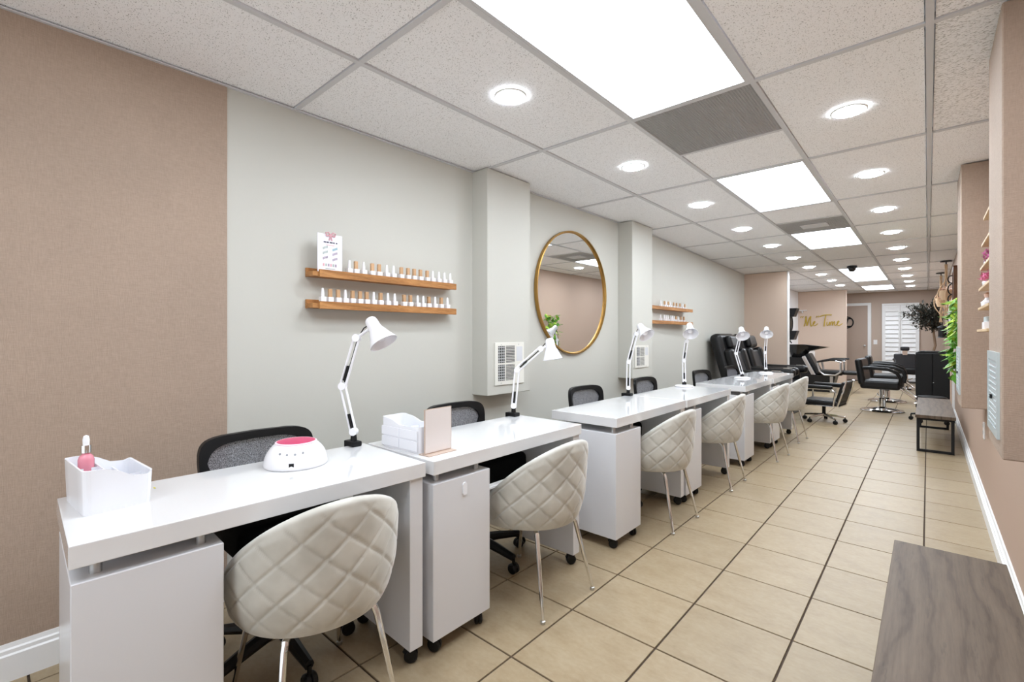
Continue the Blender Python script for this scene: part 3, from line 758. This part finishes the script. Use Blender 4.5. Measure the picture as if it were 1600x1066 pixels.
# ------------------------------------------------------------------ benches on the right
def bench(label, y0, y1, z):
    x0, x1 = -.10, .208
    t = thing('bench', label, 'bench', ((x0 + x1) / 2, (y0 + y1) / 2, 0), 0, 'grey wood benches'); hx, hy = (x1 - x0) / 2, (y1 - y0) / 2
    B().box(-hx, hx, -hy, hy, z - .032, z, .0015, 1).build('bench_top', 'greywood', t)
    for y in (-hy + .06, hy - .06):
        f_ = B()
        for x in (-hx + .022, hx - .022): f_.box(x - .0125, x + .0125, y - .0125, y + .0125, 0, z - .032)
        f_.box(-hx + .03, hx - .03, y - .0125, y + .0125, 0, .025).box(-hx + .03, hx - .03, y - .0125, y + .0125, z - .057, z - .032).build('leg_frame', 'black', t)
    B().box(-.0125, .0125, -hy + .07, hy - .07, z - .055, z - .032).build('rail', 'black', t)
bench('grey wood-top bench with black frame nearest the camera', .52, 2.40, .39)
bench('grey wood-top bench with black frame before the black cabinet', 6.40, 8.2, .385)

# ------------------------------------------------------------------ right wall shelves with flowers
SH = [(1.235, 3.80), (1.355, 3.73), (1.46, 3.68), (1.565, 3.60), (1.68, 3.50), (1.80, 3.38)]
names = ['lowest', 'second lowest', 'third lowest', 'third highest', 'second highest', 'highest']
def blob_cluster(b, c, r, n, s):
    for k in range(n):
        p = Vector(c) + Vector((random.uniform(-1, 1) * r[0], random.uniform(-1, 1) * r[1], random.uniform(0, 1) * r[2]))
        a = random.uniform(0, PI); q = Matrix.Translation(p) @ Matrix.Rotation(a, 4, Vector((random.random(), random.random(), random.random())).normalized())
        for j in range(4):
            aa = j * PI / 2; vs = [b.bm.verts.new(q @ Vector(v)) for v in ((0, 0, 0), (s * math.cos(aa - .5), s * math.sin(aa - .5), s * .5), (s * 1.5 * math.cos(aa), s * 1.5 * math.sin(aa), s * .7), (s * math.cos(aa + .5), s * math.sin(aa + .5), s * .5))]
            b.bm.faces.new(vs)
for k, (z, ye) in enumerate(SH):
    t = thing('wall_shelf', 'small pale wood wall shelf on the right wall, %s of six' % names[k], 'shelf', (RW, ye - .6, z), 0, 'six small shelves on the right wall')
    B().box(-.090, 0, 0, .60, -.014, 0, .0015, 1).build('board', 'palewood', t)
    B().box(-.012, 0, 0, .60, -.04, -.0145).build('cleat', 'palewood', t)
    if k in (2, 3):
        u = thing('flower_bunch', ('pink' if k == 2 else 'mauve') + ' flower bunch on the %s small right wall shelf' % names[k], 'flowers', (RW - .055, ye - .09, z))
        B().lathe([(0, 0), (.022, 0), (.028, .03), (.024, .034), (0, .03)], 14).build('pot', 'ivory', u)
        b = B(); blob_cluster(b, (0, 0, .03), (.03, .07, .05), 26, .013); b.build('petals', 'flower' if k == 2 else 'flower2', u, False)['kind'] = 'stuff'
    elif k == 1:
        u = thing('diffuser_bottle', 'pale bottle with peach stopper on the second lowest right wall shelf', 'bottle', (RW - .055, ye - .06, z))
        B().lathe([(0, 0), (.025, 0), (.027, .03), (.012, .045), (.01, .055), (0, .055)], 16).build('glass', 'ivory', u)
        B().lathe([(0, .055), (.012, .055), (.015, .075), (0, .085)], 12).build('stopper', 'blush', u)
        u = thing('folded_cloth', 'folded white cloth on the second lowest right wall shelf', 'cloth', (RW - .055, ye - .2, z))
        B().box(-.03, .03, -.06, .06, 0, .03, .01, 3).build('folds', 'card', u)
    else:
        for q in range(3):
            u = thing('polish_bottle', 'white jar, %s from the far end of the %s right wall shelf' % (ORD[q], names[k]), 'bottle', (RW - .055, ye - .045 - .05 * q, z), 0, 'jars on the right wall shelves')
            B().box(-.016, .016, -.016, .016, 0, .042, .003, 2).build('bottle_body', 'ivory', u)
            B().lathe([(0, .042), (.011, .042), (.010, .07), (0, .072)], 10).build('cap', 'alu' if k == 0 else 'black' if q % 2 else 'sage', u)

# ------------------------------------------------------------------ recliners
def recliner(label, loc):
    t = thing('massage_recliner', label, 'recliner', loc, 0, 'black massage recliners')    # faces +x, origin under the seat front
    B().box(-.56, .12, -.34, .34, 0, .34, .03, 3).build('base', 'leather', t, ang=60)
    B().box(-.55, .16, -.25, .25, .34, .50, .05, 4).build('seat', 'leather', t, ang=60)
    mx = Matrix.Translation((-.40, 0, .42)) @ Matrix.Rotation(R(-16), 4, 'Y')
    B().box(-.17, .0, -.36, .36, 0, .86, .07, 4, mx).build('back_shell', 'leather', t, ang=60)
    bk = B().box(-.02, .06, -.21, .21, .04, .56, .035, 4, mx).build('back_cushion', 'leather_grey', t, ang=60)
    for s_ in (-1, 1): B().box(-.03, .10, s_ * .28 - .08, s_ * .28 + .08, .06, .60, .05, 4, mx).build('side_bolster', 'leather', t, ang=60)
    B().box(-.02, .085, -.20, .20, .60, .80, .045, 4, mx).build('head_pillow', 'leather', t, ang=60)
    for s_ in (-1, 1):
        B().box(-.50, .20, s_ * .34 - .07, s_ * .34 + .07, .60, .72, .05, 4).box(-.5, .1, s_ * .34 - .05, s_ * .34 + .05, .3, .62, .02, 2).build('armrest', 'leather', t, ang=60)
        B().box(.04, .15, s_ * .34 - .03, s_ * .34 + .03, .712, .728, .006, 2).build('remote_panel', 'chrome', t)
    B().box(.12, .24, -.24, .24, .34, .46, .05, 4).build('footrest', 'leather', t, ang=60)
    return t
rc = recliner('black leather massage recliner nearer the camera, against the cream wall', (-1.62, 7.40, 0))
dup(rc, (-1.64, 8.42, 0), 0, 'black leather massage recliner beside the taupe partition')

# ------------------------------------------------------------------ low pedicure stool with chrome arms (faces -x)
t = thing('pedicure_stool', 'low black stool with chrome arms and castors past the last table', 'stool', (-1.09, 7.80, 0), R(-8))
star(t, .25, .07, 'chrome', 'black', rot=.5, th=.016)
B().cyl((0, 0, .08), (0, 0, .25), .022, n=14).build('gas_lift', 'black', t)
B().box(-.22, .22, -.21, .21, .25, .32, .03, 4).build('seat', 'leather', t, ang=60)
B().prism(rrect(.46, .44, .05), 'z', .24, .252).build('seat_trim', 'chrome', t)
for s_ in (-1, 1):
    B().tube([(-.20, s_ * .23, .25), (-.21, s_ * .24, .42), (-.18, s_ * .245, .475), (.16, s_ * .245, .475), (.2, s_ * .24, .44), (.17, s_ * .23, .25)], .012, 8).build('arm_frame', 'chrome', t)
    B().box(-.20, .17, s_ * .245 - .035, s_ * .245 + .035, .478, .525, .02, 3).build('arm_pad', 'leather', t, ang=60)
mx = Matrix.Translation((.19, 0, .27)) @ Matrix.Rotation(R(16), 4, 'Y')
B().box(-.02, .02, -.20, .20, .03, .32, .018, 3, mx).build('backrest', 'leather', t, ang=60)
for s_ in (-1, 1): B().tube([mx @ Vector((.025, s_ * .2, -.02)), mx @ Vector((.03, s_ * .2, .2)), mx @ Vector((.02, s_ * .17, .34))], .013, 8).build('back_rail', 'chrome', t)

# ------------------------------------------------------------------ shampoo unit (faces +x)
t = thing('shampoo_unit', 'black hair-wash chair with tilted basin before the lettered wall', 'wash station', (-1.75, 12.1, 0), R(0))
B().prism([(-.62, 0), (-.05, 0), (-.12, .42), (-.30, .72), (-.60, .72)], 'y', -.22, .22).build('pedestal', 'leather', t, bev=.01)
B().prism([(-.05, 0), (.22, 0), (.30, .36), (-.30, .36)], 'y', -.25, .25).build('seat_base', 'leather', t, bev=.01)
B().box(.20, .255, -.26, .26, 0, .34, mx=Matrix.Shear('XY', 4, (0, 0)) if False else None).build('chrome_kick', 'steel', t)
b = B(); rings = []
for (cx, rx, ry, z, tl) in ((-.42, .12, .12, .70, 0), (-.40, .20, .22, .86, .0), (-.36, .30, .27, .985, .05), (-.345, .335, .285, 1.0, .06), (-.345, .31, .262, .998, .06), (-.37, .24, .20, .93, .0), (-.40, .10, .10, .88, 0)):
    ring = []
    for q in range(28):
        a = 2 * PI * q / 28; x = math.cos(a) * rx; ex = 1.55 if x > 0 else 1
        ring.append((cx + x * (ex if rx > .25 else 1), math.sin(a) * ry * (1 - .45 * max(0, math.cos(a)) * (rx > .25)), z - (.05 * max(0, math.cos(a)) if rx > .25 else 0)))
    rings.append(ring)
b.ring_loft(rings).build('basin', mat('black_ceramic', (.012, .012, .012, 1), .15), t, ang=50)
B().tube([(-.62, 0, .98), (-.62, 0, 1.06), (-.58, 0, 1.07), (-.55, 0, 1.03)], .012, 8).build('tap', 'black', t)
mx = Matrix.Translation((-.06, 0, .42)) @ Matrix.Rotation(R(-26), 4, 'Y')
B().box(-.10, -.02, -.24, .24, -.10, .40, .02, 2, mx).build('back_panel', 'steel', t)
B().box(-.02, .06, -.22, .22, -.06, .42, .035, 4, mx).build('backrest', 'leather', t, ang=60)
B().box(-.06, .42, -.23, .23, .36, .46, .04, 4).build('seat', 'leather', t, ang=60)
B().box(.40, .74, -.20, .20, .38, .46, .035, 4).build('leg_rest', 'leather', t, ang=60)
for s_ in (-1, 1):
    B().tube([(-.02, s_ * .28, .62), (.02, s_ * .28, .44), (.10, s_ * .28, .37), (.30, s_ * .28, .37), (.39, s_ * .28, .44), (.39, s_ * .28, .64), (.30, s_ * .28, .67)], .02, 8).build('arm_frame', 'steel', t)
    B().tube([(-.02, s_ * .28, .64), (.2, s_ * .28, .69), (.48, s_ * .28, .70)], [.02, .024, .018], 8).build('arm_pad', 'leather', t)
# wash area side: white cabinet and black pieces on the wall
t = thing('wash_cabinet', 'white wash-area cabinet behind the partition edge', 'cabinet', (-2.275, 12.9, 0), 0)
B().box(-.24, .20, -.55, .55, 0, .84, .004, 1).build('body', 'white_trim', t)
for z0 in (.03, .30, .57):
    d = B().box(.20, .216, -.53, .53, z0, z0 + .25, .003, 1).build('drawer', 'white_trim', t)
    B().box(.216, .23, -.08, .08, z0 + .18, z0 + .195).build('handle', 'steel', d)
B().box(-.245, .22, -.57, .57, .84, .87, .003, 1).build('worktop', 'gloss', t)
for k, (z0, z1, w_, lab) in enumerate(((1.66, 1.86, .10, 'upper'), (1.10, 1.32, .12, 'lower'))):
    t = thing('wall_speaker', 'black tapered fixture on the white wash-area wall, %s one' % lab, 'fixture', (-2.545, 13.05, z0), 0)
    B().prism([(0, 0), (.13, 0), (.20, z1 - z0), (0, z1 - z0)], 'y', -.15, .15).build('housing', 'black', t, bev=.008)
    B().box(0, .02, -.10, .10, -.03, 0).build('bracket', 'black', t)
t = thing('wall_clock', 'round black disc clock on the white wash-area wall', 'clock', (-2.545, 13.05, 1.50), 0)
B().lathe([(0, 0), (.19, 0), (.20, .02), (.19, .05), (0, .05)], 36, axis=(1, 0, 0)).build('case', 'black', t)
B().lathe([(.19, .05), (.19, .058), (.175, .06), (.175, .05)], 36, axis=(1, 0, 0), cap=False).build('bezel', 'black', t)
t = thing('corner_shelf', 'short white shelf high on the lettered wall', 'shelf', (-2.44, 14.15, 1.84), 0)
B().box(-.10, .10, -.10, 0, 0, .02, .002, 1).build('board', 'white_trim', t); B().box(-.01, .01, -.08, 0, -.05, 0).build('bracket', 'white_trim', t)

# ------------------------------------------------------------------ styling chairs (face +x)
def styling_chair(label, loc, rz, group='black styling chairs'):
    t = thing('styling_chair', label, 'chair', loc, rz, group)
    B().lathe([(0, 0), (.28, 0), (.285, .01), (.27, .022), (.18, .04), (.07, .055), (.05, .075), (0, .075)], 40).build('round_base', 'chrome', t)
    B().lathe([(0, .07), (.052, .07), (.05, .20), (.032, .21), (.032, .36), (0, .36)], 24).build('hydraulic_column', 'chrome', t)
    B().tube([(0, 0, .22), (-.06, .10, .23), (-.08, .16, .26)], .009, 8).build('pump_lever', 'chrome', t)
    B().box(-.25, .25, -.26, .26, .36, .50, .04, 4).build('seat', 'leather', t, ang=60)
    mx = Matrix.Translation((-.17, 0, .44)) @ Matrix.Rotation(R(-8), 4, 'Y')
    B().box(-.10, .0, -.27, .27, -.02, .40, .04, 4, mx).build('backrest', 'leather', t, ang=60)
    for s_ in (-1, 1):
        B().tube([(-.20, s_ * .29, .69), (-.1, s_ * .30, .695), (.12, s_ * .30, .68), (.22, s_ * .30, .63), (.26, s_ * .29, .54), (.25, s_ * .27, .44)], [.024, .026, .026, .026, .024, .02], 10).build('armrest', 'black', t)
        B().tube([(.22, s_ * .17, .40), (.44, s_ * .17, .22)], .012, 8).build('footrest_rail', 'chrome', t)
    B().tube([(.44, -.2, .20), (.44, .2, .20)], .016, 10).box(.40, .50, -.19, .19, .175, .19, .004, 1).build('footrest', 'chrome', t)
    return t
st = styling_chair('black styling chair on a round chrome base, nearer of the pair', (-.55, 9.5, 0), R(-4))
dup(st, (-.565, 10.95, 0), R(2), 'black styling chair on a round chrome base, behind the nearer one')
b3 = dup(st, (-.36, 13.7, 0), R(-80), 'grey-black barber chair with headrest before the louvered doors'); b3.name = 'barber_chair'; b3.scale = (.85, .72, .95)
hd = B().box(-.27, -.18, -.11, .11, .90, 1.0, .035, 4).build('headrest', 'leather_grey', b3, ang=60)
B().box(-.245, -.22, -.06, .06, .80, .93).build('headrest_stem', 'chrome', b3)
for ch in b3.children:
    if ch.name.startswith('backrest'):
        ch.data = ch.data.copy(); ch.data.materials.clear(); ch.data.materials.append(M['leather_grey'])

# ------------------------------------------------------------------ black cabinet and stool before it
t = thing('black_cabinet', 'tall black two-door cabinet on castors by the right wall', 'cabinet', (.05, 9.95, 0), 0)
B().box(-.20, .20, -.15, .20, .06, .93, .012, 2).build('body', 'leather', t)
B().prism([(-.20, .93), (.20, .93), (.17, .955), (-.14, .955)], 'y', -.14, .19).build('top_cap', 'black', t, bev=.004)
for a, c_ in ((-.195, -.002), (.002, .195)):
    d = B().box(a, c_, -.166, -.15, .09, .92, .004, 1).build('door', 'black', t)
B().cyl((.012, -.166, .47), (.012, -.172, .47), .007, n=12).build('lock', 'steel', t)
for x in (-.16, .16):
    for y in (-.11, .16): caster(t, x, y, .3)
t = thing('task_stool', 'black task stool with five-star base partly behind the far bench', 'stool', (.04, 8.74, 0), 0)
star(t, .23, .085, 'black', rot=2.9, th=.016)
B().cyl((0, 0, .1), (0, 0, .29), .024, n=14).build('gas_lift', 'black', t)
B().lathe([(0, .28), (.15, .28), (.165, .30), (.165, .33), (.15, .355), (0, .362)], 32).build('seat', 'leather', t)

# ------------------------------------------------------------------ far end: doors, switch, sign, lettering
d1 = struct('door_1', B().box(-1.90, -1.20, YF - .035, YF - .005, 0.01, 2.0), mat('taupe_door', srgb(170, 150, 136), .5)); d1['label'] = 'taupe flush door at the far end'
B().box(-1.20, -1.125, YF - .05, YF, 0, 2.07, .004, 1).box(-1.975, -1.90, YF - .05, YF, 0, 2.07, .004, 1).box(-1.90, -1.20, YF - .05, YF, 2.0, 2.07, .004, 1).build('door_casing', 'white_trim', d1)
B().lathe([(0, 0), (.026, 0), (.026, .008), (.01, .012), (.01, .035), (.024, .042), (.027, .055), (.02, .066), (0, .068)], 16, (-1.265, YF - .035, .93), (0, -1, 0)).build('door_knob', 'steel', d1)
t = thing('restroom_sign', 'round black restroom sign on the far door', 'sign', (-1.66, YF - .035, 1.555), 0)
B().lathe([(.135, 0), (.165, 0), (.165, .012), (.135, .012)], 40, axis=(0, -1, 0), cap=False).build('ring', 'black', t)
B().prism([(-.05, -.12), (.0, -.12), (.03, .02), (.05, .10), (-.05, .10), (-.03, .02)], 'y', -.012, 0).box(-.12, .12, -.012, 0, .085, .12).box(-.12, .12, -.012, 0, -.125, -.09).build('figure', 'black', t)
t = thing('light_switch', 'white light switch between far door and louvered doors', 'switch', (-1.04, YF, 1.03), 0)
B().box(-.04, .04, -.008, 0, -.06, .06, .002, 1).build('plate', 'white_trim', t); B().box(-.014, .014, -.014, -.008, -.03, .03, .002, 1).build('rocker', 'ivory', t)
d2 = struct('door_2', B().box(-.90, -.865, YF - .06, YF - .01, 0, 2.03).box(-.20, -.165, YF - .06, YF - .01, 0, 2.03).box(-.865, -.20, YF - .06, YF - .01, 1.99, 2.03), 'white_trim'); d2['label'] = 'white louvered bifold doors at the far end'
for xa, xb in ((-.865, -.536), (-.530, -.20)):
    lf = B().box(xa, xa + .035, YF - .055, YF - .025, .01, 1.985).box(xb - .035, xb, YF - .055, YF - .025, .01, 1.985).box(xa + .035, xb - .035, YF - .055, YF - .025, .01, .12).box(xa + .035, xb - .035, YF - .055, YF - .025, 1.92, 1.985).build('door_leaf', 'white_trim', d2)
    B().box(xa + .035, xb - .035, YF - .024, YF - .018, .12, 1.92).build('back_sheet', 'white_trim', lf)
    sl = None
    for q in range(16):
        z = .175 + q * .1135
        if sl is None:
            sl = B().box(xa + .035, xb - .035, -.005, .005, -.06, .06, .001, 1).build('slat', 'white_trim', lf)
        else: sl = sl.copy(); COL.objects.link(sl)
        sl.location = (0, YF - .045, z); sl.rotation_euler = (R(-17), 0, 0)
# gold script lettering on the wall
t = thing('wall_lettering', 'gold script wall lettering reading "Me" Time', 'lettering', (-2.47, 14.15, 1.44), 0)
def bez(pts, n=8):
    P_ = [Vector((p[0], 0, p[1])) for p in pts]; o = []
    for i in range(len(P_) - 1):
        p0 = P_[max(i - 1, 0)]; p1 = P_[i]; p2 = P_[i + 1]; p3 = P_[min(i + 2, len(P_) - 1)]
        for k in range(n):
            u = k / n; o.append(.5 * ((2 * p1) + (-p0 + p2) * u + (2 * p0 - 5 * p1 + 4 * p2 - p3) * u * u + (-p0 + 3 * p1 - 3 * p2 + p3) * u ** 3))
    return o + [P_[-1]]
def letter(name, strokes, r=.012):
    b = B()
    for s_ in strokes: b.tube([p + Vector((0, -.008, 0)) for p in bez(s_)], r, 6)
    b.build(name, 'gold_text', t)
letter('open_quote', [[(-.02, .225), (0, .268)], [(.02, .225), (.04, .268)]], .011)
letter('letter_m', [[(.06, .0), (.085, .10), (.10, .24), (.105, .25), (.115, .10), (.125, .02), (.16, .16), (.20, .25), (.205, .24), (.20, .10), (.215, .01), (.235, .02)]], .014)
letter('letter_e', [[(.235, .02), (.28, .07), (.30, .11), (.285, .125), (.262, .09), (.262, .04), (.285, .015), (.325, .03), (.36, .07)]], .011)
letter('close_quote', [[(.325, .225), (.345, .268)], [(.365, .225), (.385, .268)]], .011)
letter('letter_t', [[(.40, .245), (.48, .275), (.56, .285), (.66, .28)], [(.535, .275), (.515, .16), (.50, .03), (.50, -.01)]], .013)
letter('letter_i', [[(.56, .11), (.555, .05), (.57, .015), (.60, .05)], [(.57, .16), (.575, .165)]], .010)
letter('letter_m', [[(.60, .05), (.62, .11), (.62, .02), (.65, .10), (.67, .105), (.67, .02), (.70, .10), (.72, .105), (.72, .03), (.74, .015), (.76, .04)]], .010)
letter('letter_e', [[(.76, .04), (.79, .075), (.81, .11), (.795, .125), (.775, .09), (.778, .04), (.80, .015), (.84, .03), (.88, .065)]], .010)

# ------------------------------------------------------------------ right side greenery and hangings
def leafquad(b, p, d, up, ln, wd):
    d = d.normalized(); s_ = d.cross(up)
    if s_.length < .01: s_ = d.orthogonal()
    s_ = s_.normalized() * wd; n_ = s_.cross(d).normalized() * wd * .35
    vs = [b.bm.verts.new(v) for v in (p, p + d * ln * .45 + s_ - n_, p + d * ln, p + d * ln * .45 - s_ - n_, p + d * ln * .5)]
    b.bm.faces.new((vs[0], vs[1], vs[4])); b.bm.faces.new((vs[1], vs[2], vs[4])); b.bm.faces.new((vs[2], vs[3], vs[4])); b.bm.faces.new((vs[3], vs[0], vs[4]))
rnd = lambda a: random.uniform(-a, a)
t = thing('hanging_vine', 'bright green trailing vine hung on the right wall', 'plant', (RW - .02, 6.55, .78), 0)
B().box(-.02, .018, -.06, .06, .70, .78, .01, 2).build('wall_pocket', 'shelfwood', t)
for q in range(3): B().tube([(-.03, -.08 + .08 * q, .75), (-.075, -.10 + .10 * q, .62), (-.06, -.12 + .12 * q, .3), (-.05 + rnd(.02), -.10 + .10 * q, .02)], .004, 5).build('stem', 'leaf', t)
ba, bb = B(), B()
for k in range(170):
    z = random.random(); zz = .80 * z ** .8
    p = Vector((-.06 + rnd(.045), rnd(.20) * (.5 + .6 * z), zz)); d = Vector((rnd(1) - .35, rnd(1), -.6 + rnd(.6)))
    leafquad(ba if k % 3 else bb, p, d, Vector((0, 0, 1)), random.uniform(.08, .125), random.uniform(.022, .036))
ba.build('foliage', 'leaf', t, False)['kind'] = 'stuff'; bb.build('pale_foliage', 'leaf2', t, False)['kind'] = 'stuff'
# olive tree
t = thing('olive_tree', 'dark potted olive tree in the far right corner', 'tree', (-.02, 12.9, 0), 0)
B().lathe([(0, 0), (.15, 0), (.18, .30), (.19, .31), (.17, .31), (.16, .27), (0, .27)], 24).build('pot', 'black', t)
B().tube([(0, 0, .25), (.03, 0, .6), (.13, .02, 1.0), (.10, 0, 1.3), (.06, 0, 1.6)], [.03, .026, .022, .02, .012], 8).build('trunk', 'bark', t)
br = B(); lf = B()
for k in range(34):
    a = rnd(PI); z0 = random.uniform(1.25, 1.6); el = random.uniform(.1, 1.25); ln = random.uniform(.25, .5)
    p0 = Vector((.10 - .04 * (z0 - 1.2), 0, z0)); dr = Vector((math.cos(a) * math.cos(el), math.sin(a) * math.cos(el), math.sin(el)))
    p1 = p0 + dr * ln; p1.x = min(p1.x, .15)
    br.tube([p0, p0.lerp(p1, .5) + Vector((0, 0, .03)), p1], [.008, .006, .003], 5)
    for q in range(70):
        u_ = random.uniform(.25, 1.08); p = p0.lerp(p1, u_) + Vector((rnd(.07), rnd(.07), rnd(.07))); p.x = min(p.x, .19)
        leafquad(lf, p, dr * .6 + Vector((rnd(1), rnd(1), rnd(.8))), Vector((0, 0, 1)), random.uniform(.06, .10), random.uniform(.012, .021))
br.build('branches', 'bark', t); lf.build('foliage', 'leaf_dark', t, False)['kind'] = 'stuff'
# macrame hangers
def macrame(label, loc, ln):
    t = thing('macrame_hanger', label, 'plant hanger', loc, 0, 'jute macrame hangers')
    B().lathe([(0, 0), (.07, 0), (.07, -.012), (.0, -.014)], 16).tube([(0, 0, -.01), (0, 0, -.05)], .008, 6).build('ceiling_hook', 'black', t)
    for q in range(4):
        a = q * PI / 2 + .4; c_, s_ = math.cos(a), math.sin(a); pts = []
        for k in range(17):
            u_ = k / 16; rr = .012 + .085 * math.sin(PI * min(1, max(0, (u_ - .35) / .6))) ** 1 ; tw = a + 2.2 * math.sin(u_ * 7)* .25
            pts.append((rr * math.cos(tw), rr * math.sin(tw), -.05 - ln * u_))
        B().tube(pts, .0075, 6).build('cord', 'rope', t)
    B().lathe([(0, -ln * .83), (.05, -ln * .83), (.075, -ln * .72), (.08, -ln * .62), (.07, -ln * .62), (0, -ln * .66)], 18).build('pot', 'rope', t)
    b = B(); blob_cluster(b, (0, 0, -ln * .66), (.07, .07, .08), 16, .022); b.build('blush_flowers', 'blush', t, False)['kind'] = 'stuff'
    b = B()
    for q in range(10): b.tube([(rnd(.015), rnd(.015), -.05 - ln), (rnd(.035), rnd(.035), -.15 - ln)], .004, 4)
    b.build('tassel', 'rope', t)
macrame('jute macrame hanger on a black ceiling hook, nearer one', (.205, 9.72, ZC), .72)
macrame('jute macrame hanger on a black ceiling hook, farther one', (.175, 11.5, ZC), .74)
t = thing('wall_lantern', 'black wall lantern hung below the macrame', 'lantern', (RW, 11.9, 1.16), 0)
B().box(-.02, 0, -.03, .03, 0, .34).tube([(-.01, 0, .33), (-.10, 0, .36), (-.10, 0, .24)], .01, 6).build('bracket', 'black', t)
B().lathe([(0, .24), (.07, .20), (.075, .19), (.06, .18), (.06, .02), (.08, .0), (0, -.0)], 8, (-.10, 0, 0)).build('lantern_body', 'black', t)
t = thing('carved_frame', 'dark carved wood panel on the right wall above the far bench', 'wall panel', (RW, 8.75, 1.42), 0)
B().prism(rrect(.40, .72, .05, 5, 0, .36), 'x', -.05, 0, rrect(.28, .58, .04, 5, 0, .36)).build('frame', 'darkwood', t, bev=.006)
b = B()
for q in range(3):
    for r_ in range(5):
        b.tube([(-.035, -.10 + .10 * q + .045 * math.cos(a * PI / 4), .14 + .11 * r_ + .045 * math.sin(a * PI / 4)) for a in range(8)], .008, 5, True)
b.build('scrollwork', 'darkwood', t)['kind'] = 'stuff'
t = thing('scroll_bracket', 'black scroll iron wall ornament near the macrame', 'wall ornament', (RW, 9.12, 1.62), 0)
for q, (z, r_) in enumerate(((.10, .06), (.24, .07), (.38, .05))):
    B().tube([(-.05 + .04 * math.cos(a * PI / 6), r_ * math.cos(a * PI / 6 + 1), z + r_ * math.sin(a * PI / 6)) for a in range(11)], .008, 6).build('scroll', 'black', t)
B().box(-.012, 0, -.012, .012, 0, .46).build('spine', 'black', t)
t = thing('white_wall_sign', 'small white card sign on the right wall below the scroll ornament', 'sign', (RW, 9.40, 1.38), 0)
B().box(-.07, 0, -.10, .10, 0, .26, .004, 1).build('card_panel', 'card', t); B().box(-.074, -.07, -.08, .08, .03, .23).build('card_face', 'card2', t)
tr = struct('trim_1', B().box(RW - .03, RW, 9.62, 9.72, 0, 1.02, .004, 1), 'white_trim'); tr['label'] = 'white upright trim on the right wall beside the black cabinet'
print('floor tiles', nt_)
